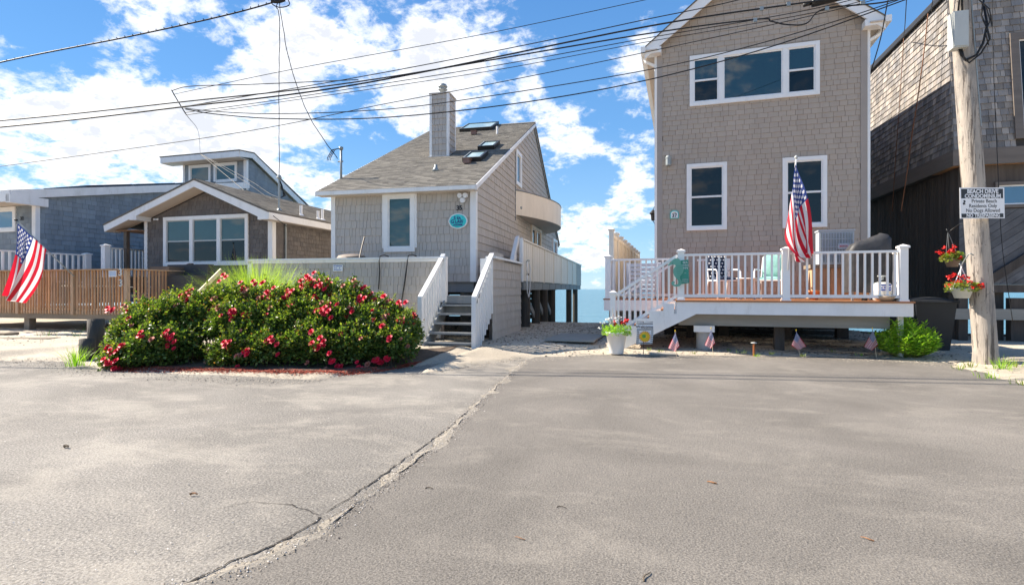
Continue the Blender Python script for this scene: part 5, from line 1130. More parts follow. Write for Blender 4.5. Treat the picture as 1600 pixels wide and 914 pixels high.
# posts, rail and bulkhead underneath
ps = [(.12, .25), (.95, .25), (2.3, .3), (3.4, .3), (.3, 4), (1.9, 4.2)]
for x, y in ps: BX('support_post', darkwood, Q, x-.12, x+.12, y, y+.22, -.5, 1.398)
BX('floor_beam', darkwood, Q, -.1, 6, .10, .24, 1.22, 1.397)
gr = thing('timber_guard_rail', 'grey horizontal timber rail behind the utility pole with sea showing around it', 'guard rail', FRt.world(0, -.15), R(2.63))
BX('rail_plank', beamgrey, gr, -.42, 6, -.06, .0, .62, .86); BX('rail_post', darkwood, gr, .02, .2, .01, .16, -.2, 1.1); BX('rail_post', darkwood, gr, 1.0, 1.25, .01, .2, -.2, 1.1)
bh = thing('timber_bulkhead', 'low dark timber bulkhead along the shore under the cedar building', 'bulkhead', FRt.world(0, 1.7), R(2.63))
for k in range(3): BX('bulkhead_timber', darkwood, bh, -1.3+k*3.0, 1.68+k*3.0, -.1, .1, -.6, .17)
for x in (1.6, 4.2): MB().tube([(x, .3, -1.6), (x, .3, 1.2)], .13, 10).build('piling', mat('green_piling', (.12, .15, .13), .8), bh, True)
# ================================================================ UTILITY POLE and what hangs on it
PB = ground_at(1541, 569, .03); up = thing('utility_pole', 'stout weathered wooden utility pole standing before the cedar building', 'utility pole', PB)
DP = PB.dot(Vector((-math.sin(YAW), math.cos(YAW), 0)))
PT = depth(1500, 0, DP); lean = (PT-PB)/(PT.z-PB.z)
def on_pole(z, ang=0.0, r=0.0): c = PB+lean*(z-PB.z); return Vector((c.x+r*math.cos(ang), c.y+r*math.sin(ang), z))
def prad(z): return .172-.0045*z
v = []; f = []; n = 28; hs_ = [(-.4+i*.2) for i in range(46)]
for z in hs_:
    for k in range(n):
        a = 2*math.pi*k/n; c = lean*z; w = prad(z)*(1+.022*noise.noise(Vector((math.cos(a)*2.5, math.sin(a)*2.5, z*.35)))+.018*noise.noise(Vector((math.cos(a)*9, math.sin(a)*9, z*.8))))+(.02 if z < .2 else 0)
        v.append((c.x+w*math.cos(a), c.y+w*math.sin(a), z))
for j in range(len(hs_)-1):
    for k in range(n): f.append((j*n+k, j*n+(k+1) % n, (j+1)*n+(k+1) % n, (j+1)*n+k))
f.append(tuple((len(hs_)-1)*n+k for k in range(n)))
pole = mk('shaft', v, f, polewood, up, True)
CAMA = -math.pi/2+YAW
rnd = random.Random(4); mb = MB()
for i in range(70):
    z = rnd.uniform(1, 6.8); a = CAMA+rnd.uniform(-1.2, 1.2); p = on_pole(z, a, prad(z)*.99)-PB; mb.tube([p, p+Vector((math.cos(a)*.012, math.sin(a)*.012, 0))], .004, 5)
mb.build('staple', blackm, up)['kind'] = 'stuff'
def polebox():
    a = CAMA-.95; c = on_pole(5.55, a, prad(5.5)+.09)
    t = thing('terminal_box', 'grey upright cable terminal box fixed high on the left of the utility pole', 'box', (c.x, c.y, 5.28), YAW-.25)
    BX('casing', greybox, t, -.11, .11, -.09, .09, 0, .60); BX('door', greybox, t, -.10, .10, -.105, -.092, .02, .58)
    MB().tube([(.02, 0, 0), (.05, 0, -.10), (.12, .02, -.18), (.26, .0, -.12), (.34, -.02, .05), (.40, -.02, .35), (.36, 0, .7)], .018, 6).build('cable_loop', cable, t, True)
    MB().tube([(.05, 0, 0), (.07, -.02, -.14), (.16, .0, -.24), (.30, -.04, -.12), (.42, -.05, .1), (.38, -.05, .3), (.30, -.05, .5), (.36, -.04, .9)], .014, 6).build('cable_loop', cable, t, True)
    MB().tube([(.06, 0, .60), (.05, -.02, .9), (.10, -.02, 1.3), (.10, 0, 1.8)], .018, 6).tube([(.0, 0, .60), (.02, -.02, .9), (.05, -.02, 1.3), (.14, 0, 1.8)], .015, 6).tube([(.08, -.05, .95), (.20, -.10, .8), (.34, -.10, .62), (.42, -.06, .4), (.33, -.1, .2), (.40, -.06, .0)], .010, 6).tube([(.10, -.05, 1.2), (.12, -.06, .95), (.24, -.10, .75), (.40, -.08, .58), (.45, -.06, .3)], .008, 6).build('feed_cable', cable, t, True)
polebox()
# a long thin conduit strip on the pole face
mb = MB(); mb.tube([on_pole(z, CAMA+.55, prad(z)+.004)-PB for z in (4.0, 5.0, 6.0, 7.4)], .012, 6); mb.build('ground_wire', conduit, up)
c = depth(1534.5, 317.5, DP-.26)
t = thing('warning_sign', 'black and white Beach Drive Condominium private beach sign nailed to the utility pole', 'sign', c, YAW+.10)
SW, SH = .805, .505
plate = MB().prism(ID, [(-SW/2+.02*(1-i), -SH/2) for i in (1,)]+[(SW/2, -SH/2), (SW/2, SH/2), (-SW/2, SH/2)], 0, .004).build('panel', signw, t)
MB().mbox(ID, -SW/2+.025, SW/2-.025, SH/2-.175, SH/2-.02, .004, .006).mbox(ID, -SW/2+.025, SW/2-.025, -SH/2+.015, -SH/2+.08, .004, .006).build('black_band', signk, t)
for L_, s_, z_, m_, ws, b_ in (('BEACH DRIVE', .090, .188, signw, 1.02, .003), ('CONDOMINIUM', .090, .112, signw, .98, .003), ('Private Beach', .084, .030, signk, 1.0, .0), ('Residents Only', .084, -.048, signk, .98, .0), ('No Dogs Allowed', .084, -.124, signk, 1.0, .0), ('NO TRESPASSING', .078, -.206, signw, .98, .0025)):
    text(L_, s_, face_front(.01 if 'Private' not in L_ else .035, -.0062, z_), m_, t, ext=.001, bold=b_, wscale=ws)
MB().prism(ID, [(-.355, -.005), (-.33, .02), (-.345, .045), (-.31, .05), (-.30, .02), (-.32, 0), (-.30, -.02), (-.34, -.03)], .004, .006).build('printed_emblem', signk, t)
t.rotation_euler = (0, R(-1.2), YAW+.10)
def petals(mb, c, r, rnd, n=9, up=.5):
    for i in range(n):
        a = rnd.uniform(0, 6.28); e = rnd.uniform(-.2, 1.3); d = Vector((math.cos(a)*math.cos(e), math.sin(a)*math.cos(e), math.sin(e))); s = d.cross(Vector((0, 0, 1)));
        if s.length < .1: s = Vector((1, 0, 0))
        s.normalize(); u = d.cross(s); o = c+d*r*.45; w = r*rnd.uniform(.5, .8)
        mb.add([o-s*w*.8-u*w*.5, o+s*w*.8-u*w*.5, o+s*w*.9+u*w*.5+d*r*.35, o-s*w*.9+u*w*.5+d*r*.35, o+d*w*.1+u*w*.9+d*r*.3], [(0, 1, 2, 3), (3, 2, 4)])
def leaf(mb, p, d, u, L, w, droop=.2):
    d = d.normalized(); s = d.cross(u)
    if s.length < 1e-3: s = Vector((1, 0, 0))
    s.normalize(); k = s.cross(d)*-droop*L
    a = p; b = p+d*L*.45+s*w+k*.15; c = p+d*L+k; e = p+d*L*.45-s*w+k*.15
    mb.add([a, b, c, e], [(0, 1, 2), (0, 2, 3)])
def basket(u, v, D_, r, h, potm, seed, lab, arm_uv, arm_pts):
    c = depth(u, v, D_); t = thing('hanging_basket', lab, 'hanging basket', c)
    MB().lathe((0, 0, 0), [(r*.66, 0), (r*.96, h*.86), (r*1.02, h*.86), (r*1.02, h), (r*.9, h), (r*.8, h*.8)], 20).build('pot', potm, t, True)
    rn = random.Random(seed); lm = MB(); 
    for i in range(420):
        a = rn.uniform(0, 6.28); q = rn.random()**.6; e = rn.uniform(0, .8); p = Vector((math.cos(a)*q*r*1.35, math.sin(a)*q*r*1.35, h+rn.uniform(-.02, .12)-q*q*.05))
        leaf(lm, p, Vector((math.cos(a), math.sin(a), rn.uniform(-.3, .8))), Vector((rn.gauss(0, .4), rn.gauss(0, .4), 1)), rn.uniform(.035, .065), rn.uniform(.015, .028))
    lm.build('foliage', weedm, t, recalc_=False) if False else mk('foliage', lm.v, lm.f, weedm, t, recalc=False)
    for i in range(17):
        a = rn.uniform(0, 6.28); q = rn.random()**.5*1.75; p = Vector((math.cos(a)*q*r*.95, math.sin(a)*q*r*.8, h+.13+rn.uniform(-.05, .10)-.10*(q > 1.3))); fm = MB()
        MB_ = MB().tube([(p.x*.4, p.y*.4, h), p], .003, 4)
        for j in range(12): petals(fm, p+Vector((rn.gauss(0, .02), rn.gauss(0, .02), rn.gauss(0, .014))), .018, rn, 5)
        o = mk('flower_head', fm.v, fm.f, geran, t, recalc=False); 
    return t, c
g1, c1 = basket(1488, 417, DP+.75, .125, .15, brownpot, 5, 'brown hanging pot of red geraniums, the upper left one by the utility pole', None, None)
g2, c2 = basket(1503, 466, DP-.05, .155, .17, greypot, 6, 'pale grey hanging pot of red geraniums, the lower one against the utility pole', None, None)
h1 = depth(1481, 362, DP+.75)-c1; MB().tube([(.1, 0, .15), h1], .005, 4).tube([(-.1, 0, .15), h1], .005, 4).tube([(0, .1, .15), h1], .005, 4).build('hanger_wire', conduit, g1)
h2 = depth(1502, 418, DP-.05)-c2; MB().tube([(.13, 0, .17), h2], .008, 4).tube([(-.13, 0, .17), h2], .008, 4).tube([(0, .1, .17), h2], .008, 4).tube([h2, h2+Vector((0, 0, .05))], .012, 5).build('hanger_strap', vinyl, g2)
q = thing('basket_bracket', 'black curved bracket on the pole holding the upper flower basket', 'bracket', on_pole(2.3)); b0 = q.location
pts = [depth(1509, 357, DP+.05), depth(1506, 350, DP+.2), depth(1500, 350, DP+.45), depth(1490, 357, DP+.7), depth(1481, 364, DP+.75), depth(1479, 358, DP+.75)]
MB().tube([p-b0 for p in pts], .011, 6).build('arm', blackm, q, True)
q = thing('basket_bracket', 'grey hooked bracket on the pole holding the lower flower basket', 'bracket', on_pole(2.0)); b0 = q.location
pts = [depth(1521, 399, DP-.23), depth(1517, 396, DP-.24), depth(1513, 398, DP-.2), depth(1505, 410, DP-.1), depth(1502, 416, DP-.05), depth(1499, 412, DP-.05)]
MB().tube([p-b0 for p in pts], .010, 6).build('arm', conduit, q, True)

# ================================================================ BIN, PLANTS, SMALL THINGS IN THE SAND
pb = ground_at(1462, 551, .06); DB = pb.dot(Vector((-math.sin(YAW), math.cos(YAW), 0)))
t = thing('wheelie_bin', 'large black wheeled rubbish bin standing beside the white deck', 'bin', (pb.x, pb.y+.35, .04), YAW-.3)
def frus(mb, w0, d0, w1, d1, z0, z1, yo=0): mb.add([(-w0/2, -d0/2, z0), (w0/2, -d0/2, z0), (w0/2, d0/2, z0), (-w0/2, d0/2, z0), (-w1/2, -d1/2+yo, z1), (w1/2, -d1/2+yo, z1), (w1/2, d1/2+yo, z1), (-w1/2, d1/2+yo, z1)], [(0,3,2,1),(4,5,6,7),(0,1,5,4),(1,2,6,5),(2,3,7,6),(3,0,4,7)]); return mb
frus(MB(), .50, .56, .68, .76, .0, 1.0).build('body', binm, t); frus(MB(), .73, .80, .75, .82, .98, 1.03).build('rim', binm, t)
v = []; f = []
for j in range(7):
    for i in range(7): a = i/6*2-1; b = j/6*2-1; v.append((a*.39, b*.44, 1.035+.07*(1-a*a)*(1-b*b)+(.0 if abs(a) < 1 and abs(b) < 1 else -.03)))
for j in range(6):
    for i in range(6): k = j*7+i; f.append((k, k+1, k+8, k+7))
mk('lid', v, f, binm, t, True)
for s in (-1, 1): MB().tube([(s*.27, .34, .12), (s*.36, .34, .12)], .12, 14).build('wheel', blackm, t)
BX('handle', binm, t, -.3, .3, .47, .51, .93, .97)

def cloud_leaves(n, sampler, L, W, seed, up_bias=.5):
    rn = np.random.RandomState(seed); P, O = sampler(rn, n)      # positions and outward directions
    n = len(P); d = O+rn.normal(0, .65, (n, 3)); d[:, 2] += up_bias*.3; d /= np.linalg.norm(d, axis=1)[:, None]
    u = rn.normal(0, .55, (n, 3)); u[:, 2] += 1; s = np.cross(d, u); s /= np.linalg.norm(s, axis=1)[:, None]+1e-6; nn = np.cross(s, d)
    Ls = rn.uniform(L[0], L[1], n)[:, None]; Ws = rn.uniform(W[0], W[1], n)[:, None]
    v = np.stack([P, P+d*Ls*.5+s*Ws+nn*Ls*.08, P+d*Ls-nn*Ls*.12, P+d*Ls*.5-s*Ws+nn*Ls*.08], 1).reshape(-1, 3)
    i = np.arange(n)*4; f = np.stack([i, i+1, i+2, i, i+2, i+3], 1).reshape(-1, 3)
    return v, f
def np_mesh(name, v, f, m, parent=None):
    me = bpy.data.meshes.new(name); me.vertices.add(len(v)); me.vertices.foreach_set('co', np.asarray(v, np.float32).ravel()); nf = len(f)
    me.loops.add(nf*3); me.loops.foreach_set('vertex_index', np.asarray(f, np.int32).ravel()); me.polygons.add(nf); me.polygons.foreach_set('loop_start', np.arange(nf, dtype=np.int32)*3); me.polygons.foreach_set('loop_total', np.full(nf, 3, np.int32))
    me.update(calc_edges=True); me.validate(); me.materials.append(m); o = bpy.data.objects.new(name, me); COL.objects.link(o)
    if parent: o.parent = parent
    return o
# shrub mounds: blobs = list of (center, radii)
def rose_bush(label, blobs, n, blooms, seed, base):
    t = thing('rose_bush', label, 'rose bush', base, 0, 'rose bushes in the bed before the cottage'); B0 = Vector(base)
    rn0 = random.Random(seed)
    def sampler(young):
        def f(rn, n):
            w = np.array([b[1][0]*b[1][2]*1.0 for b in blobs]); w /= w.sum(); k = rn.choice(len(blobs), n, p=w)
            d = rn.normal(0, 1, (n, 3)); d[:, 2] = np.abs(d[:, 2])*1.0-.25; d /= np.linalg.norm(d, axis=1)[:, None]
            C = np.array([b[0] for b in blobs])[k]; Rr = np.array([b[1] for b in blobs])[k]
            # lumpy radius so clumps and gaps show
            ph = np.sin(d[:, 0]*7+k*1.7)*np.sin(d[:, 1]*8+k)*np.sin(d[:, 2]*7+2*k)
            ph2 = np.sin(d[:, 0]*17+k*2.7)*np.sin(d[:, 1]*19+k)*np.sin(d[:, 2]*18+2*k)
            q = (1+.24*ph+.15*ph2)*(rn.uniform(.96, 1.10, n) if young else (1-rn.random(n)**2.0*.38))
            P = C+d*Rr*q[:, None]; 
            m = (P[:, 2] > .03)
            if young: m &= (d[:, 2] > .25) | (rn.random(n) < .25)
            return (P[m]-np.array(B0)), d[m]
        return f
    v, f = cloud_leaves(n, sampler(False), (.035, .075), (.015, .030), seed); np_mesh('foliage', v, f, roseleaf, t)['kind'] = 'stuff'
    v, f = cloud_leaves(n//5, sampler(True), (.03, .055), (.010, .02), seed+1, 1.2); np_mesh('young_leaves', v, f, roseyoung, t)['kind'] = 'stuff'
    v, f = cloud_leaves(n//22, sampler(True), (.03, .05), (.009, .018), seed+5, 1.4); np_mesh('bronze_shoots', v, f, bronze, t)['kind'] = 'stuff'
    mb = MB()
    for c, r in blobs:
        for i in range(14):
            a = rn0.uniform(0, 6.28); e = rn0.uniform(.2, 1.4); q = Vector((math.cos(a)*math.cos(e)*r[0], math.sin(a)*math.cos(e)*r[1], math.sin(e)*r[2]))*rn0.uniform(.7, 1.08); c_ = Vector(c)-B0; g_ = Vector((c[0]+rn0.gauss(0, .15), c[1]+rn0.gauss(0, .12), 0))-B0
            m_ = (g_+(c_+q))/2+Vector((0, 0, .1)); mb.tube([g_, m_, c_+q], .007, 4, .003)
    mb.build('stems', brownm, t)['kind'] = 'stuff'
    sh_ = MB()
    for k_ in range(46*len(blobs)//8):
        c, r = blobs[rn0.randrange(len(blobs))]; a = rn0.uniform(0, 6.28); e = rn0.uniform(.3, 1.4); dv = Vector((math.cos(a)*math.cos(e), math.sin(a)*math.cos(e), math.sin(e))); p0 = Vector(c)-B0+Vector((dv.x*r[0], dv.y*r[1], dv.z*r[2])); ln = rn0.uniform(.10, .34); tipv = (dv+Vector((rn0.gauss(0, .4), rn0.gauss(0, .4), .8))).normalized()
        sh_.tube([p0, p0+tipv*ln], .003, 3)
        for j in range(int(ln*70)):
            q_ = p0+tipv*ln*rn0.random(); leaf(sh_, q_, Vector((rn0.gauss(0, 1), rn0.gauss(0, 1), rn0.gauss(.4, .6))), Vector((rn0.gauss(0, .5), rn0.gauss(0, .5), 1)), rn0.uniform(.03, .055), rn0.uniform(.009, .016))
    mk('young_shoots', sh_.v, sh_.f, roseyoung, t, recalc=False)['kind'] = 'stuff'
    ux = [b[0] for b in blooms]; extra = [(rn0.uniform(min(ux), max(ux)), 0, rn0.uniform(4.5, 8.5), rn0.random() < .72) for _ in range(int(len(blooms)*.4))]
    xe_ = [(u, 455+abs(rn0.gauss(0, 1))*42+abs(u-430)*.10, s, k) for (u, _, s, k) in extra]
    for (u, vv, s, kind) in blooms+xe_:
        # put the bloom where its sight line meets the mound
        r = px_dir(u, vv); best = None
        for c, rr_ in blobs:
            o = Vector((0-c[0], 0-c[1], EYE-c[2])); q = Vector((r.x/rr_[0], r.y/rr_[1], r.z/rr_[2])); o = Vector((o.x/rr_[0], o.y/rr_[1], o.z/rr_[2])); A = q.dot(q); Bq = 2*q.dot(o); Cq = o.dot(o)-1.05**2; ds = Bq*Bq-4*A*Cq
            if ds > 0: tt = (-Bq-math.sqrt(ds))/(2*A); best = tt if best is None or tt < best else best
        if best is None:
            best = min(((Vector(c)-Vector((0, 0, EYE))).dot(Vector((-math.sin(YAW), math.cos(YAW), 0))) for c, _ in [min(blobs, key=lambda bb: (Vector(bb[0])-(Vector((0, 0, EYE))+r*9)).length)]))
        p = Vector((0, 0, EYE))+r*(best-.02)-B0; fm = MB(); rad = s*best/FPX*.80
        big = max(1, int(round((rad/.045)**2)))
        for j in range(min(9, big)):
            c = Vector((rn0.gauss(0, 1), rn0.gauss(0, .6), rn0.gauss(0, 1)))*(rad*.45 if big > 1 else 0); rb = min(rad, .058)
            for ring_, (rr2, ee, cnt) in enumerate(((.25, 1.2, 4), (.6, .8, 6), (1.0, .3, 7))):
                for i in range(cnt):
                    a = 2*math.pi*(i+ring_*.4)/cnt+rn0.uniform(-.2, .2); F_ = Vector((-.1, -.75, .65)).normalized(); X_ = F_.cross(Vector((0, 0, 1))).normalized(); Y_ = X_.cross(F_)
                    d = (X_*math.cos(a)+Y_*math.sin(a)); s2 = F_.cross(d); o = p+c; h = rb*(.7-.55*rr2)
                    mid = o+d*rb*rr2*.6+F_*h; wv = rb*.45
                    fm.add([o+d*rb*.1*rr2, mid-s2*wv, o+d*rb*rr2*1.02+F_*(h+rb*.12), mid+s2*wv], [(0, 1, 2), (0, 2, 3)])
        mk('rose_bloom', fm.v, fm.f, rose if kind else rosedry, t, recalc=False, loc=None)
    return t
def bpos(u, D_, z): p = depth(u, HY, D_); return (p.x, p.y, z)
blA = [(bpos(240, 9.9, .52), (.55, .5, .55)), (bpos(292, 10.0, .62), (.50, .5, .62)), (bpos(214, 9.4, .30), (.42, .4, .48)), (bpos(198, 8.95, .10), (.34, .35, .30)), (bpos(238, 9.0, .22), (.52, .42, .44)), (bpos(275, 9.1, .26), (.36, .4, .38)), (bpos(225, 9.4, .55), (.34, .3, .36)), (bpos(262, 9.5, .62), (.36, .32, .46)), (bpos(310, 9.6, .55), (.36, .3, .50))]
blB = [(bpos(335, 9.9, .72), (.42, .4, .55)), (bpos(370, 9.9, .78), (.46, .45, .58)), (bpos(415, 9.9, .72), (.48, .45, .58)), (bpos(355, 9.0, .12), (.26, .30, .24)), (bpos(372, 8.95, .20), (.40, .35, .36)), (bpos(418, 8.95, .22), (.45, .38, .38)), (bpos(360, 9.4, .58), (.46, .35, .46)), (bpos(405, 9.4, .55), (.46, .36, .48)), (bpos(440, 9.3, .42), (.36, .34, .50)), (bpos(385, 9.2, .42), (.40, .3, .38))]
blC = [(bpos(455, 9.8, .80), (.40, .4, .52)), (bpos(498, 9.9, .88), (.50, .45, .60)), (bpos(545, 9.9, .82), (.52, .5, .56)), (bpos(592, 10.0, .60), (.48, .45, .52)), (bpos(628, 10.1, .42), (.34, .4, .44)), (bpos(470, 8.95, .25), (.40, .35, .40)), (bpos(512, 8.9, .25), (.46, .38, .40)), (bpos(560, 8.95, .28), (.48, .4, .40)), (bpos(606, 9.1, .25), (.42, .38, .42)), (bpos(475, 9.4, .60), (.42, .35, .50)), (bpos(525, 9.3, .62), (.48, .36, .50)), (bpos(575, 9.4, .52), (.46, .36, .48)), (bpos(620, 9.6, .35), (.34, .34, .46)), (bpos(498, 9.1, .45), (.4, .3, .42)), (bpos(550, 9.1, .42), (.42, .3, .42))]
b_A = [(200, 486, 6, 1), (201, 498, 7, 1), (291, 464, 17, 1), (222, 525, 9, 1), (266, 530, 13, 1), (170, 544, 11, 1), (178, 549, 9, 1), (190, 544, 10, 1), (168, 566, 12, 1), (186, 571, 14, 1), (206, 509, 6, 0), (236, 529, 7, 0), (257, 523, 7, 1), (272, 545, 6, 1), (275, 478, 6, 0)]
b_B = [(353, 433, 7, 1), (380, 452, 10, 1), (376, 442, 6, 1), (397, 443, 7, 1), (411, 441, 7, 1), (417, 462, 12, 1), (363, 486, 9, 1), (355, 537, 13, 1), (425, 535, 12, 1), (384, 545, 8, 1), (386, 551, 9, 1), (373, 554, 8, 0), (375, 518, 6, 0), (373, 578, 10, 1), (385, 576, 7, 1), (316, 500, 8, 0), (325, 487, 6, 1), (333, 481, 9, 0), (311, 484, 7, 0), (343, 440, 6, 1), (392, 451, 6, 0), (428, 450, 6, 1), (434, 554, 6, 1), (322, 567, 7, 0), (404, 466, 6, 0)]
b_C = [(449, 460, 14, 1), (474, 443, 18, 1), (489, 440, 13, 1), (497, 449, 11, 1), (513, 441, 8, 1), (491, 427, 6, 1), (516, 458, 8, 1), (500, 484, 8, 1), (508, 487, 9, 1), (515, 491, 9, 1), (513, 474, 10, 1), (564, 470, 11, 1), (583, 473, 11, 1), (590, 478, 8, 1), (561, 478, 5, 1), (490, 519, 8, 1), (500, 541, 19, 1), (519, 565, 9, 1), (529, 576, 10, 1), (515, 580, 8, 0), (490, 582, 10, 1), (587, 565, 10, 1), (606, 560, 8, 1), (600, 566, 7, 1), (571, 573, 8, 0), (606, 528, 8, 1), (584, 500, 6, 1), (600, 497, 7, 0), (597, 461, 7, 1), (608, 470, 7, 0), (627, 474, 7, 1), (579, 461, 6, 1), (568, 450, 7, 1), (557, 446, 6, 0), (626, 530, 5, 0), (646, 495, 7, 1), (647, 508, 5, 1), (527, 476, 6, 1), (503, 473, 6, 0), (545, 480, 5, 0), (536, 447, 6, 0), (553, 438, 6, 0), (480, 567, 6, 0), (558, 566, 5, 1), (620, 478, 6, 1), (502, 515, 5, 0)]
rose_bush('leftmost rose bush, low and spreading with a few crimson blooms near the dark stumps', blA, 38000, b_A, 11, bpos(250, 9.6, 0))
rose_bush('middle rose bush directly below the tall ornamental grass', blB, 36000, b_B, 12, bpos(380, 9.6, 0))
rose_bush('rightmost and largest rose bush with the most crimson blooms beside the white stair railing', blC, 60000, b_C, 13, bpos(540, 9.6, 0))
# dark mulch and fallen red petals along the front of the bed
ml = [ground_at(u, v) for u, v in [(165, 574), (200, 580), (260, 581), (320, 582), (400, 584), (470, 587), (540, 586), (600, 580), (650, 571)]]
mp_ = resample(ml, .03); rn = random.Random(8); mb = MB()
for p in mp_:
    for k in range(46):
        off = abs(rn.gauss(0, .13))*(-.45 if rn.random() < .35 else 1); x_ = p.x+rn.uniform(-.03, .03); q = Vector((x_, p.y+off, max(gz(x_, p.y+off), .0)+.006)); a = rn.uniform(0, 6.28); s = rn.uniform(.006, .020)
        mb.add([q, q+Vector((math.cos(a)*s*2, math.sin(a)*s*2, .006)), q+Vector((math.cos(a+1.2)*s, math.sin(a+1.2)*s, .01))], [(0, 1, 2)])
o = mk('mulch', mb.v, mb.f, mulchm, None, recalc=False); o['kind'] = 'stuff'
soil = mat('bed_soil', (.11, .075, .05), .95, noise_amt=.3, noise_scale=15, bump=.6)
rows = 14; sv = []; sf = []
for i, p in enumerate(mp_):
    for k in range(rows+1): y_ = p.y+.02+.06*noise.noise(Vector((p.x*3, 0, 1)))+2.3*k/rows; sv.append((p.x, y_, max(gz(p.x, y_), 0)+(.004 if k == 0 else .012)))
    if i and mp_[i].x > mp_[i-1].x: b_ = i*(rows+1); sf += [(b_-rows-1+k, b_+k, b_+k+1, b_-rows+k) for k in range(rows)]
o = mk('bed_soil', sv, sf, soil, None, recalc=False); o['kind'] = 'structure'

def grass_tuft(name, label, cat, base, n, L, spread, m, seed, w=.005, lean_=.6, group=None, arch=1.0):
    t = thing(name, label, cat, base, 0, group); rn = random.Random(seed); mb = MB()
    for i in range(n):
        a = rn.uniform(0, 6.28); r0 = abs(rn.gauss(0, spread*.25)); out = Vector((math.cos(a), math.sin(a), 0)); l = rn.uniform(L*.55, L); k = rn.uniform(.1, lean_); w_ = w*rn.uniform(.6, 1.2); s = Vector((-out.y, out.x, 0))*w_; s.rotate(Matrix.Rotation(rn.uniform(-1, 1), 3, 'Z'))
        pts = []
        for j in range(5):
            q = j/4; pts.append(out*(r0+l*k*q**1.5)+Vector((0, 0, l*q*(1-k*.35*q*arch)-(.25*l*k*k*q**3)*arch)))
        b = len(mb.v)
        for j, p in enumerate(pts): ww = s*(1-.85*(j/4)**1.5); mb.v += [tuple(p-ww), tuple(p+ww)]
        for j in range(4): mb.f.append((b+2*j, b+2*j+1, b+2*j+3, b+2*j+2))
    mk('blades', mb.v, mb.f, m, t, recalc=False)['kind'] = 'stuff'; return t
p = bpos(402, 11.2, .5); grass_tuft('ornamental_grass', 'tall bright green ornamental grass arching above the roses', 'ornamental grass', p, 4200, 1.62, 1.0, grassm, 21, .0036, .85)
p = bpos(350, 11.6, .3); grass_tuft('ornamental_grass', 'small pale grass tuft behind the left part of the roses', 'ornamental grass', p, 240, .95, .5, grassm, 24, .005, .6)
p = bpos(545, 10.6, .6); grass_tuft('wispy_grass', 'thin wisps of pale flowering grass rising from the right rose bush', 'grass', p, 46, 1.0, .5, weedm, 22, .004, .6)
# lime plant by the bin
def lime_plant(base, W_, H_, n, seed):
    t = thing('leafy_shrub', 'bright lime green leafy plant in front of the black bin', 'shrub', base); rn = random.Random(seed); mb = MB(); sb_ = MB()
    for i in range(n):
        a = rn.uniform(0, 6.28); q = rn.random()**.5; tip = Vector((math.cos(a)*q*W_*.5, math.sin(a)*q*W_*.42, H_*(1-.48*q*q)*rn.uniform(.72, 1.08))); b0 = Vector((math.cos(a)*q*W_*.15, math.sin(a)*q*W_*.12, 0)); mid = (b0+tip)/2+Vector((math.cos(a)*q*.08, math.sin(a)*q*.08, -.02)); sb_.tube([b0, mid, tip], .004, 4)
        for j in range(24):
            s = .28+.72*j/23; p = b0.lerp(mid, s*2) if s < .5 else mid.lerp(tip, s*2-1); aa = j*2.4+rn.uniform(-.3, .3); d = Vector((math.cos(aa), math.sin(aa), .55 if j < 20 else 1.3)); leaf(mb, p, d, Vector((rn.gauss(0, .3), rn.gauss(0, .3), 1)), rn.uniform(.09, .15), rn.uniform(.012, .019), .3)
    mk('foliage', mb.v, mb.f, lime, t, recalc=False)['kind'] = 'stuff'; sb_.build('stems', weedm, t)['kind'] = 'stuff'
lime_plant(ground_at(1416, 559, .02), 1.05, .72, 130, 5)
# weeds
def weed(u, v, n, L, lab, seed, sp_=.25, m=None, z=.03): p = ground_at(u, v, z); grass_tuft('weed_tuft', lab, 'weed', (p.x, p.y, z-.01), n, L, sp_, m or weedm, seed, .005, .7, 'weeds growing in the sand')
weed(118, 571, 90, .42, 'bright weed tuft growing beside the short dark stump', 31, .35, lime)
weed(1515, 574, 26, .16, 'small weed just left of the utility pole base', 32); weed(1563, 577, 60, .28, 'thick weed at the right foot of the utility pole', 33, .35, lime); weed(1585, 575, 40, .24, 'weed between the pole foot and the right edge', 34, .3)
weed(1497, 576, 24, .12, 'low weed at the corner of the driveway edge', 35, .3); weed(1550, 590, 36, .12, 'flat weed in the sand in front of the utility pole', 36, .4, lime); weed(1598, 600, 20, .10, 'low weed at the far right edge of the sand', 37, .3)
for i, (u, v) in enumerate([(1160, 551), (1180, 556), (1204, 553), (1255, 556), (1345, 555), (1085, 552), (1030, 549), (1140, 548), (1014, 547), (1300, 549)]):
    weed(u, v, 14, .09, ['tiny weed left of the copper path light', 'weed sprouting at the foot of the copper path light', 'tiny weed right of the copper path light', 'weed at the foot of the third small flag', 'thin weed left of the fourth small flag', 'weed between the first two small flags', 'weed left of the first small flag', 'small weed right of the second small flag', 'weed beside the welcome banner stake', 'lone weed between the third and fourth small flags'][i], 40+i, .18, lime if i in (1, 4) else weedm, .06)
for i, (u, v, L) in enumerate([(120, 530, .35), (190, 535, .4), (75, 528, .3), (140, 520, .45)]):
    weed(u, v, 40, L, ['shaded weeds under the middle of the cedar deck', 'shaded weeds under the corner of the cedar deck', 'shaded weeds under the left of the cedar deck', 'taller shaded weeds at the back beneath the cedar deck'][i], 60+i, .5, darkleaf, .08)

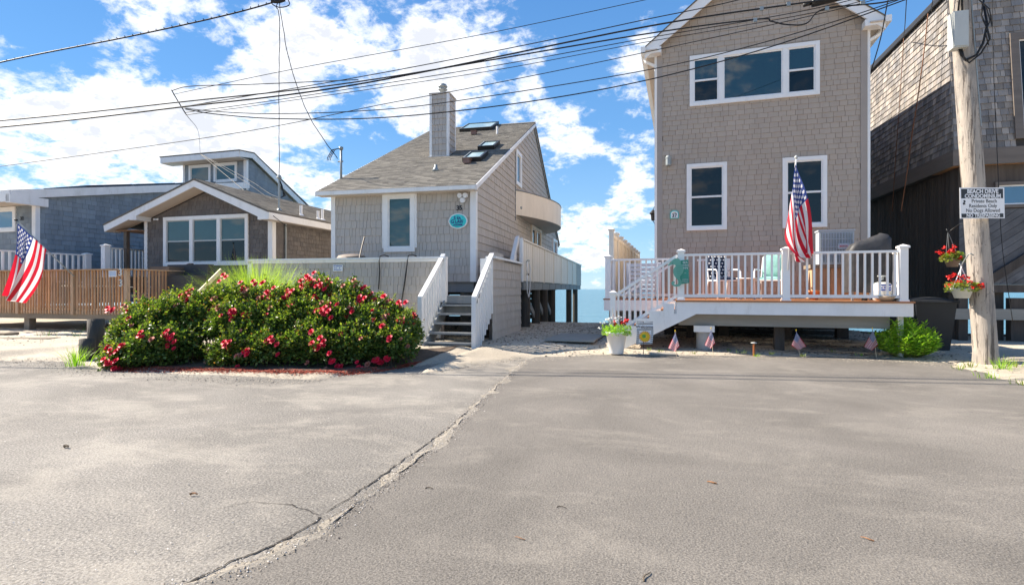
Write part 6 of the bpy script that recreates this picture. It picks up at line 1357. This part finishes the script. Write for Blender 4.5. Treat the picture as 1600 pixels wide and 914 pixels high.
# white planter with flowers
pb = ground_at(962, 553, .04)
t = thing('flower_planter', 'tall white planter of red and white flowers at the foot of the deck steps', 'planter', (pb.x, pb.y+.13, .03)); 
MB().lathe((0, 0, 0), [(.125, 0), (.135, .02), (.205, .40), (.215, .40), (.215, .43), (.195, .43), (.18, .38)], 28).build('pot', vinyl, t, True)
rn = random.Random(3); lm = MB()
for i in range(900):
    a = rn.uniform(0, 6.28); q = rn.random()**.5*.27; leaf(lm, Vector((math.cos(a)*q, math.sin(a)*q, .42+rn.uniform(-.02, .16)-q*.15)), Vector((math.cos(a), math.sin(a), rn.uniform(-.2, 1))), Vector((rn.gauss(0, .4), rn.gauss(0, .4), 1)), rn.uniform(.03, .055), rn.uniform(.012, .02))
mk('foliage', lm.v, lm.f, lime, t, recalc=False)['kind'] = 'stuff'
for (x, z, r, m) in [(-.17, .66, .05, 0), (-.09, .68, .06, 0), (-.02, .60, .055, 1), (.03, .63, .05, 0), (.07, .70, .06, 0), (.20, .66, .06, 1), (.12, .60, .045, 1), (-.24, .60, .04, 0), (-.30, .50, .035, 0), (.16, .58, .04, 1), (-.12, .60, .05, 0), (.0, .70, .035, 0), (-.04, .56, .04, 1)]:
    fm = MB(); c = Vector((x, -.05+rn.uniform(-.08, .08), z))
    for j in range(8): petals(fm, c+Vector((rn.gauss(0, r*.4), rn.gauss(0, r*.4), rn.gauss(0, r*.35))), r*.5, rn, 5)
    MB().tube([(x*.3, 0, .42), c], .003, 4).build('stem', lime, t); mk('flower', fm.v, fm.f, geran if m else flagwhite_leaf, t, recalc=False)
p = bpos(955, 10.9, .0); fn = MB().lathe((0, 0, 0), [(.14, -.02), (.14, .02), (.02, .02)], 14); 
for i, (u, v, w, h, lab) in enumerate([(927, 545, .75, .5, 'flat grey slab left of the white planter'), (1035, 553, .50, .28, 'round grey stone mat under the welcome banner')]):
    p = ground_at(u, v, .05); o = MB().box(-w/2, w/2, -h/2, h/2, 0, .035).build('stepping_slab', beamgrey); o.location = (p.x, p.y+.12, .02); o.rotation_euler = (0, 0, .1*i); tag(o, lab, 'slab')
for k in range(11):
    o = BX('walk_board', beamgrey, None, -.55, .55, -.075, .075, 0, .03) if k == 0 else None
    if k == 0: wk = thing('board_walk', 'grey board walk leading between the houses towards the sea', 'boardwalk', F37.world(-2.35, -2.4, .12)); o.parent = wk; o.location = (0, 0, .03); wme = o.data
    else: linked('walk_board', wme, wk, (0, k*.165, .03+.004*(k % 3)), (0, 0, random.uniform(-.015, .015)))
# welcome garden banner
p = ground_at(1007, 553, .05); t = thing('welcome_banner', 'small striped welcome garden banner with a yellow sunflower on a black stake', 'banner', p, YAW*.3)
MB().tube([(-.02, 0, 0), (-.02, 0, .62), (.16, 0, .62)], .006, 6).tube([(-.15, 0, .62), (-.02, 0, .62)], .006, 6).build('stake', blackm, t)
v = []; f = []; uvs = []
def banner_pt(a, b): return (-.155+a*.31+.01*math.sin(b*4), -.012-.012*math.sin(a*5+b*3), .60-b*.42+.02*a*b)
n = 12
for j in range(n+1):
    for i in range(n+1): v.append(banner_pt(i/n, j/n))
for j in range(n):
    for i in range(n): k = j*(n+1)+i; f.append((k, k+1, k+n+2, k+n+1))
mk('cloth', v, f, signw, t, True, recalc=False)
def on_banner(a, b, o=.004): q = banner_pt(a, b); return Vector((q[0], q[1]-o, q[2]))
mb = MB()
for s in range(11):
    b0 = .02+s*.092
    if s in (1, 2): continue
    segs = [(0, 1)] if s < 4 or s > 9 else [(0, .16), (.86, 1)]
    for a0, a1 in segs:
        m_ = 6
        for i in range(m_):
            x0 = a0+(a1-a0)*i/m_; x1 = a0+(a1-a0)*(i+1)/m_; mb.add([on_banner(x0, b0), on_banner(x1, b0), on_banner(x1, b0+.038), on_banner(x0, b0+.038)], [(0, 1, 2, 3)])
mk('printed_stripes', mb.v, mb.f, signk, t, recalc=False)
for (m_, r0, nn, o_) in ((orangem, .118, 18, .005), (yellowm, .108, 15, .007)):
    mb = MB(); cx_, cz_ = .0, .335
    for i in range(nn): a = 2*math.pi*i/nn; d = Vector((math.cos(a), 0, math.sin(a))); s = Vector((-math.sin(a), 0, math.cos(a))); c = Vector((.005, -.018-o_, cz_)); mb.add([c+d*.02, c+d*r0*.6+s*.022, c+d*r0, c+d*r0*.6-s*.022], [(0, 1, 2, 3)])
    mk('sunflower_print', mb.v, mb.f, m_, t, recalc=False)
MB().lathe((0, 0, 0), [(.035, 0), (.035, .001)], 14).build('print_centre', greenpr, t).matrix_local = Matrix.Translation((-.01, -.027, .345)) @ Matrix.Rotation(R(90), 4, 'X')
text('Welcome', .082, face_front(0, -.026, .522), signk, t, ext=.0005, bold=.0008)

# ---- flags
def cloth_flag(parent, corners, nu=44, nv=26, fold=None, name='flag_cloth'):
    """corners: hoist top, hoist bottom, fly top, fly bottom; fold(u, v) gives an offset vector"""
    HT, HB, FT, FB = [Vector(c) for c in corners]; v = []; f = []
    for j in range(nv+1):
        for i in range(nu+1):
            u = i/nu; w = j/nv; p = (HB.lerp(HT, w)).lerp(FB.lerp(FT, w), u)
            if fold: p = p+fold(u, w)
            v.append(p)
    for j in range(nv):
        for i in range(nu): k = j*(nu+1)+i; f.append((k, k+1, k+nu+2, k+nu+1))
    o = mk(name, v, f, flagm, parent, True, recalc=False); me = o.data; uvl = me.uv_layers.new(name='UVMap')
    for poly in me.polygons:
        for li, vi in zip(poly.loop_indices, poly.vertices): uvl.data[li].uv = ((vi % (nu+1))/nu, (vi//(nu+1))/nv)
    return o
rv = Vector((math.cos(YAW), math.sin(YAW), 0)); fv = Vector((-math.sin(YAW), math.cos(YAW), 0)); zv = Vector((0, 0, 1))
# flag on the white deck's middle rail post
base = depth(1231, 404, 10.35); tip = depth(1244, 247, 10.3)
t = thing('large_flag', 'large stars and stripes flag drooping from a white pole on the white deck', 'flag', base)
MB().tube([Vector((0, 0, -.22)), tip-base], .014, 8).build('flag_pole', vinyl, t, True); MB().lathe(tuple(tip-base), [(.012, -.03), (.03, 0), (.032, .02), (.012, .045)], 12).build('finial', greybox, t, True)
c = [depth(1243, 256, 10.27)-base, depth(1232, 338, 10.30)-base, depth(1271, 392, 10.15)-base, depth(1246, 408, 10.2)-base]
def fold1(u, w):
    a = .055*math.sin(w*9+u*5)*min(1, u*3+.25)+.03*math.sin(w*17+2-u*4)*u; b = -rv*(.14*math.sin(u*3.14)*(1-w)*.9)-zv*.10*math.sin(u*3.1)*(1-w)+rv*(.06*math.sin(u*math.pi)*w)
    tuck = rv*(.10*math.sin(w*12+1)*(u**2))-zv*.05*u*u*abs(math.sin(w*8))
    return fv*a+b+tuck
cloth_flag(t, c, fold=fold1)
# flag on the cedar deck
base = FD.world(*(lambda q: (q[0], -.08, q[1]))(FD.front(116, 432, -.08))); Db = base.dot(fv); tip = depth(25, 344, Db-.5)
t = thing('large_flag', 'large stars and stripes flag on a slanted pole at the cedar deck railing', 'flag', base)
MB().tube([Vector((.0, 0, 0)), tip-base], .016, 8).build('flag_pole', conduit, t, True); MB().lathe(tuple(tip-base), [(.01, -.03), (.04, -.01), (.04, .02), (.015, .03)], 12).build('finial', blackm, t, True)
q0 = depth(27, 349, Db-.5); q1 = depth(73, 390, Db-.28)
c = [q0-base, q1-base, depth(9, 462, Db-.55)-base, depth(31, 474, Db-.42)-base]
def fold2(u, w):
    k = min(1, u*2.5+.1); return fv*(.10*math.sin(w*8.5-.5+u*2)*k+.04*math.sin(w*19+u*3)*k)+rv*(.075*math.sin(w*8.5+1.4)*u)+rv*(.10*math.sin(u*3.14))*(1-w)-rv*.02*u+zv*(-.06*math.sin(u*3.14))
cloth_flag(t, c, fold=fold2)
# four little flags in the sand, each an object of its own
for (bu, bv, tu, tv, wr, hr, sgn, lab) in ((1057, 554, 1055, 518, 15, 29, -1, 'first small stars and stripes flag from the left, right of the welcome banner'), (1114.5, 553, 1111, 514, 14, 28, -1, 'second small flag from the left, stuck in front of the concrete pier'), (1250, 554, 1244, 517, 20, 26, 1, 'third small flag from the left, right of the copper path light'), (1370, 556, 1363, 514, 19, 31, -1, 'rightmost small flag, beside the lime green plant')):
    b = ground_at(bu, bv, .05); Dd = b.dot(fv); tp_ = depth(tu, tv, Dd); t = thing('small_flag', lab, 'flag', b, 0, 'small flags stuck in the sand before the white deck')
    MB().tube([Vector((0, 0, -.05)), tp_-b], .005, 6).build('stick', palewood, t); MB().lathe(tuple(tp_-b), [(.004, 0), (.012, .012), (.003, .035)], 8).build('finial', yellowm, t)
    h0 = (tp_-b)*.96; h1 = (tp_-b)*.96+zv*-.10
    kx = rv*(sgn*.0)
    # the cloth droops: the fly hangs nearly straight down from the stick top
    P_ = lambda dx, dy: h0+rv*dx*Dd/FPX-zv*dy*Dd/FPX
    if sgn < 0: HB, FT, FB = P_(wr*.42, hr*.74), P_(-wr*.78, hr*.82), P_(-wr*.05, hr*1.04)
    else: HB, FT, FB = P_(-wr*.40, hr*.80), P_(wr*.72, hr*.88), P_(wr*.12, hr*1.08)
    cloth_flag(t, [h0, HB, FT, FB], 20, 14, lambda u, w: fv*(.012*math.sin(w*9+u*2)*(.3+u)-.012))
p = bpos(958, 10.55, .55); t = thing('small_flag', 'tiny folded stars and stripes flag stuck in the white planter', 'flag', (pb.x-.05, pb.y+.16, .42), 0, 'small flags stuck in the sand before the white deck'); MB().tube([(0, 0, 0), (-.03, 0, .50)], .004, 6).build('stick', palewood, t)
del t['group']; cloth_flag(t, [Vector((-.03, 0, .49)), Vector((-.015, 0, .36)), Vector((.015, 0, .19)), Vector((.055, 0, .17))], 16, 10, lambda u, w: fv*(.012*math.sin(w*10)*u)-fv*.01)
# copper path light
p = ground_at(1178, 553, .05); t = thing('path_light', 'small copper path light with a flat cap standing in the sand before the white deck', 'path light', p)
MB().tube([(0, 0, -.05), (0, 0, .20)], .022, 10).build('stem', copper, t); MB().lathe((0, 0, .20), [(.022, 0), (.055, .006), (.058, .018), (.02, .026)], 16).build('cap', greybox, t, True)

# ================================================================ OVERHEAD WIRES
def wire(label, pts, r, sagn=10, name='overhead_wire', m=None, group=None, wig=0.0):
    """through picture sight lines at chosen distances: Catmull-Rom between real points"""
    P = [Vector(p) for p in pts]; P = [P[0]*2-P[1]]+P+[P[-1]*2-P[-2]]; out = []
    for i in range(1, len(P)-2):
        for k in range(sagn):
            s = k/sagn; a, b, c, d = P[i-1], P[i], P[i+1], P[i+2]
            q = .5*((2*b)+(c-a)*s+(2*a-5*b+4*c-d)*s*s+(3*b-a-3*c+d)*s**3)
            if wig: q = q+Vector((noise.noise(q*3), noise.noise(q*3+Vector((7, 0, 0))), 0))*wig
            out.append(q)
    out.append(P[-2]); o0 = out[0].copy(); o = MB().tube([q-o0 for q in out], r, 6).build(name, m or cable, None, True); o.location = o0
    tag(o, label, 'wire', group or 'overhead wires'); return o
FW = Frame(PB.x, PB.y-.25, 12.5)
def wl(u, v, y=0.0): x, z = FW.front(u, v, y); return tuple(FW.world(x, y, z))
def wp(du, z): c = on_pole(z); return (c.x+du, c.y-.15, z)
topz = 6.9
wire('thick black trunk cable, the upper of the two heavy lines crossing above the cottage chimney', [wl(-500, 240), wl(0, 199), wl(280, 168), wl(560, 132), wl(1000, 44), wl(1240, 7), wl(1400, -14), wp(0, 6.75)], .014)
wire('thick black cable running just under the trunk line and dipping across the gable', [wl(-500, 230), wl(0, 189), wl(280, 160), wl(560, 128), wl(1000, 55), wl(1180, 31), wl(1205, 34), wl(1230, 39), wl(1260, 37), wl(1290, 14), wl(1400, 0), wp(0, 6.6)], .012)
wire('thin black cable lying close above the trunk line', [wl(300, 165, .1), wl(560, 121, .1), wl(800, 75, .1), wl(1000, 33, .1), wl(1200, -12, .1), wp(0, 7.3)], .008)
wire('uppermost thin wire slanting up to the right over the cottage', [wl(270, 148, .6), wl(456, 109, .6), wl(750, 55, .6), wl(1010, 0, .6), wl(1150, -30, .6), wp(0, 7.9)], .006)
wire('first of two close thin wires passing just over the chimney pipe', [wl(290, 176, .3), wl(430, 157, .3), wl(750, 107, .3), wl(1000, 62, .3), wl(1300, 8, .3), wp(0, 6.7)], .007)
wire('second of two close thin wires passing just over the chimney pipe', [wl(290, 180, .3), wl(430, 161, .3), wl(750, 114, .3), wl(1000, 68, .3), wl(1300, 14, .3), wp(0, 6.62)], .006)
wire('thin wire crossing the top of the chimney and rising to the right', [wl(-300, 300, .5), wl(150, 240, .5), wl(400, 203, .5), wl(600, 163, .5), wl(750, 135, .5), wl(1000, 84, .5), wl(1330, 10, .5), wp(0, 6.6)], .007)
wire('black service wire crossing the middle of the chimney', [wl(287, 169, .2), wl(330, 174, .2), wl(420, 178, .2), wl(560, 174, .2), wl(700, 160, .2), wl(1000, 112, .2), wl(1200, 65, .2), wl(1400, 2, .2), wp(0, 6.58)], .008)
wire('lowest twisted service wire crossing the chimney below the others', [wl(290, 171, .2), wl(340, 179, .2), wl(440, 186, .2), wl(600, 184, .2), wl(800, 163, .2), wl(1000, 128, .2), wl(1200, 75, .2), wl(1415, 0, .2), wp(0, 6.5)], .010)
wire('thin wire reaching from the line crossing to the far left clamp', [wl(268, 142, .2), wl(300, 135, .2), wl(400, 132, .2), wl(560, 125, .2)], .008)
def dpt(u, v, D_): return tuple(depth(u, v, D_))
a = wl(285, 165, .1)
wire('thin vertical jumper joining the wires at the left clamp', [wl(268, 141, .2), wl(276, 155, .2), wl(290, 178, .2)], .010, name='wire_clamp')
e31 = F31.world(-2.1, yd-ov-.05, zt+.30)
wire('thin drop wire running from the clamp to the dormer roof edge', [wl(290, 178, .2), dpt(310, 207, 19.5), tuple(e31)], .006)
p_ = F33.world(-.1, -.3, 3.75)
wire('black service cable swooping from the dormer edge past the bungalow gable', [tuple(e31), dpt(372, 290, 20.5), dpt(418, 330, 16.4), dpt(448, 354, 16.2)], .011)
wire('upper of two thin wires from the dormer edge to the roof mast of the bungalow', [tuple(e31), dpt(386, 280, 21), dpt(420, 302, 19.5), dpt(437, 309, 17.5)], .008)
wire('lower of two thin wires from the dormer edge to the roof mast of the bungalow', [tuple(e31), dpt(384, 285, 21), dpt(418, 308, 19.5), dpt(437, 313, 17.5)], .008)
wire('upper left line with a row of small ties rising to the overhead junction', [dpt(-300, 170, 15.8), dpt(0, 98, 15.4), dpt(200, 58, 15.2), dpt(350, 25, 15.1), dpt(437, 1, 15), dpt(520, -28, 14.9)], .020)
tl_ = bpy.data.objects[[o.name for o in COL.objects if o.get('label', '').startswith('upper left line')][0]]
tm = bpy.data.meshes.new('cable_tie'); q_ = MB().tube([(-.010, 0, -.016), (.007, 0, .045)], .010, 5); tm.from_pydata(q_.v, [], q_.f); tm.materials.append(cable)
for i in range(34):
    u = 10+i*12.3; vv = np.interp(u, [0, 200, 350, 437], [98, 58, 25, 1])-.2
    c = depth(u, vv, float(np.interp(u, [0, 200, 350, 437], [15.4, 15.2, 15.1, 15.0]))); linked('cable_tie', tm, tl_, c-tl_.location)
mtop = tuple(MAST33)
wire('straight drop wire falling from the overhead junction to the bungalow roof mast', [dpt(437, 1, 15), dpt(432, 12, 15), dpt(436, 30, 15.1), dpt(436, 150, 15.8), mtop], .011, wig=.02, sagn=14)
mt35 = F35.world(-4.32, .85, 5.0)
wire('long curved drop wire falling from the overhead junction to the cottage mast', [dpt(437, 3, 15), dpt(440, 30, 15), dpt(452, 95, 15), dpt(475, 165, 14.9), dpt(500, 210, 14.8), tuple(mt35)], .011, wig=.02, sagn=14)
wire('small dark loop hanging at the overhead junction at the top', [dpt(430, -4, 15), dpt(424, 5, 15), dpt(436, 12, 15), dpt(452, 8, 15), dpt(447, -6, 15)], .014)
wire('short black jumper at the overhead junction', [dpt(424, 2, 15), dpt(434, 3, 15), dpt(445, 0, 15)], .05, name='wire_clamp')
# lines to the cedar building and down past the pole
wire('vertical black wire dropping from the top centre right past the gable corner', [dpt(1392, -20, 11), dpt(1386, 8, 11), dpt(1376, 60, 11.6), dpt(1361, 112, 12.4), dpt(1354, 133, 13.2)], .011)
wire('thin wire falling onto the cedar roof edge left of the pole', [dpt(1417, -10, 11.5), dpt(1414, 40, 13), dpt(1412, 60, 14.4)], .009)
wire('thin wire falling onto the cedar roof edge beside the terminal box', [dpt(1459, -10, 11.5), dpt(1455, 18, 12.6)], .009)
wire('thin dark guy wire hanging straight down the front of the cedar building', [dpt(1550, -20, 11.2), dpt(1552, 100, 11.2), dpt(1560, 280, 11.2), dpt(1566, 385, 11.2), dpt(1582, 500, 11.2)], .007)
rust = mat('rusty_wire', (.20, .085, .04), .8)
wire('rusty red wire hanging across the side of the cedar building', [dpt(1450, 22, 12.8), dpt(1444, 80, 12.9), dpt(1433, 160, 13.1), dpt(1425, 210, 13.2), dpt(1418, 265, 13.3), dpt(1408, 330, 13.4)], .012, m=rust)
wire('second thinner rusty wire hanging further back on the cedar side wall', [dpt(1412, 60, 14.6), dpt(1407, 140, 14.8), dpt(1400, 240, 15), dpt(1394, 330, 15)], .008, m=rust)
sp_ = MB().tube([(-.42, 0, 0), (.42, 0, .10)], .075, 12).tube([(-.55, 0, -.02), (-.42, 0, 0)], .035, 8).tube([(.42, 0, .10), (.56, 0, .13)], .035, 8).build('splice_case', blackm, None, True); sp_.location = wl(1312, -1); tag(sp_, 'black cylindrical splice case hung on the trunk cable at the top edge', 'splice case')
for k, (u, v) in enumerate(((1190, 13), (1232, 6), (1180, 31), (1292, 13), (1348, 4))):
    o = MB().box(-.03, .03, -.02, .02, -.045, .02).build('cable_clamp', conduit); o.location = wl(u, v); tag(o, ['pale clamp on the trunk cable above the wide window', 'second pale clamp on the trunk cable', 'pale clamp where the lower cable starts to dip', 'pale clamp where the dipping cable ends', 'pale clamp near the gable return'][k], 'clamp', 'clamps on the trunk cables')
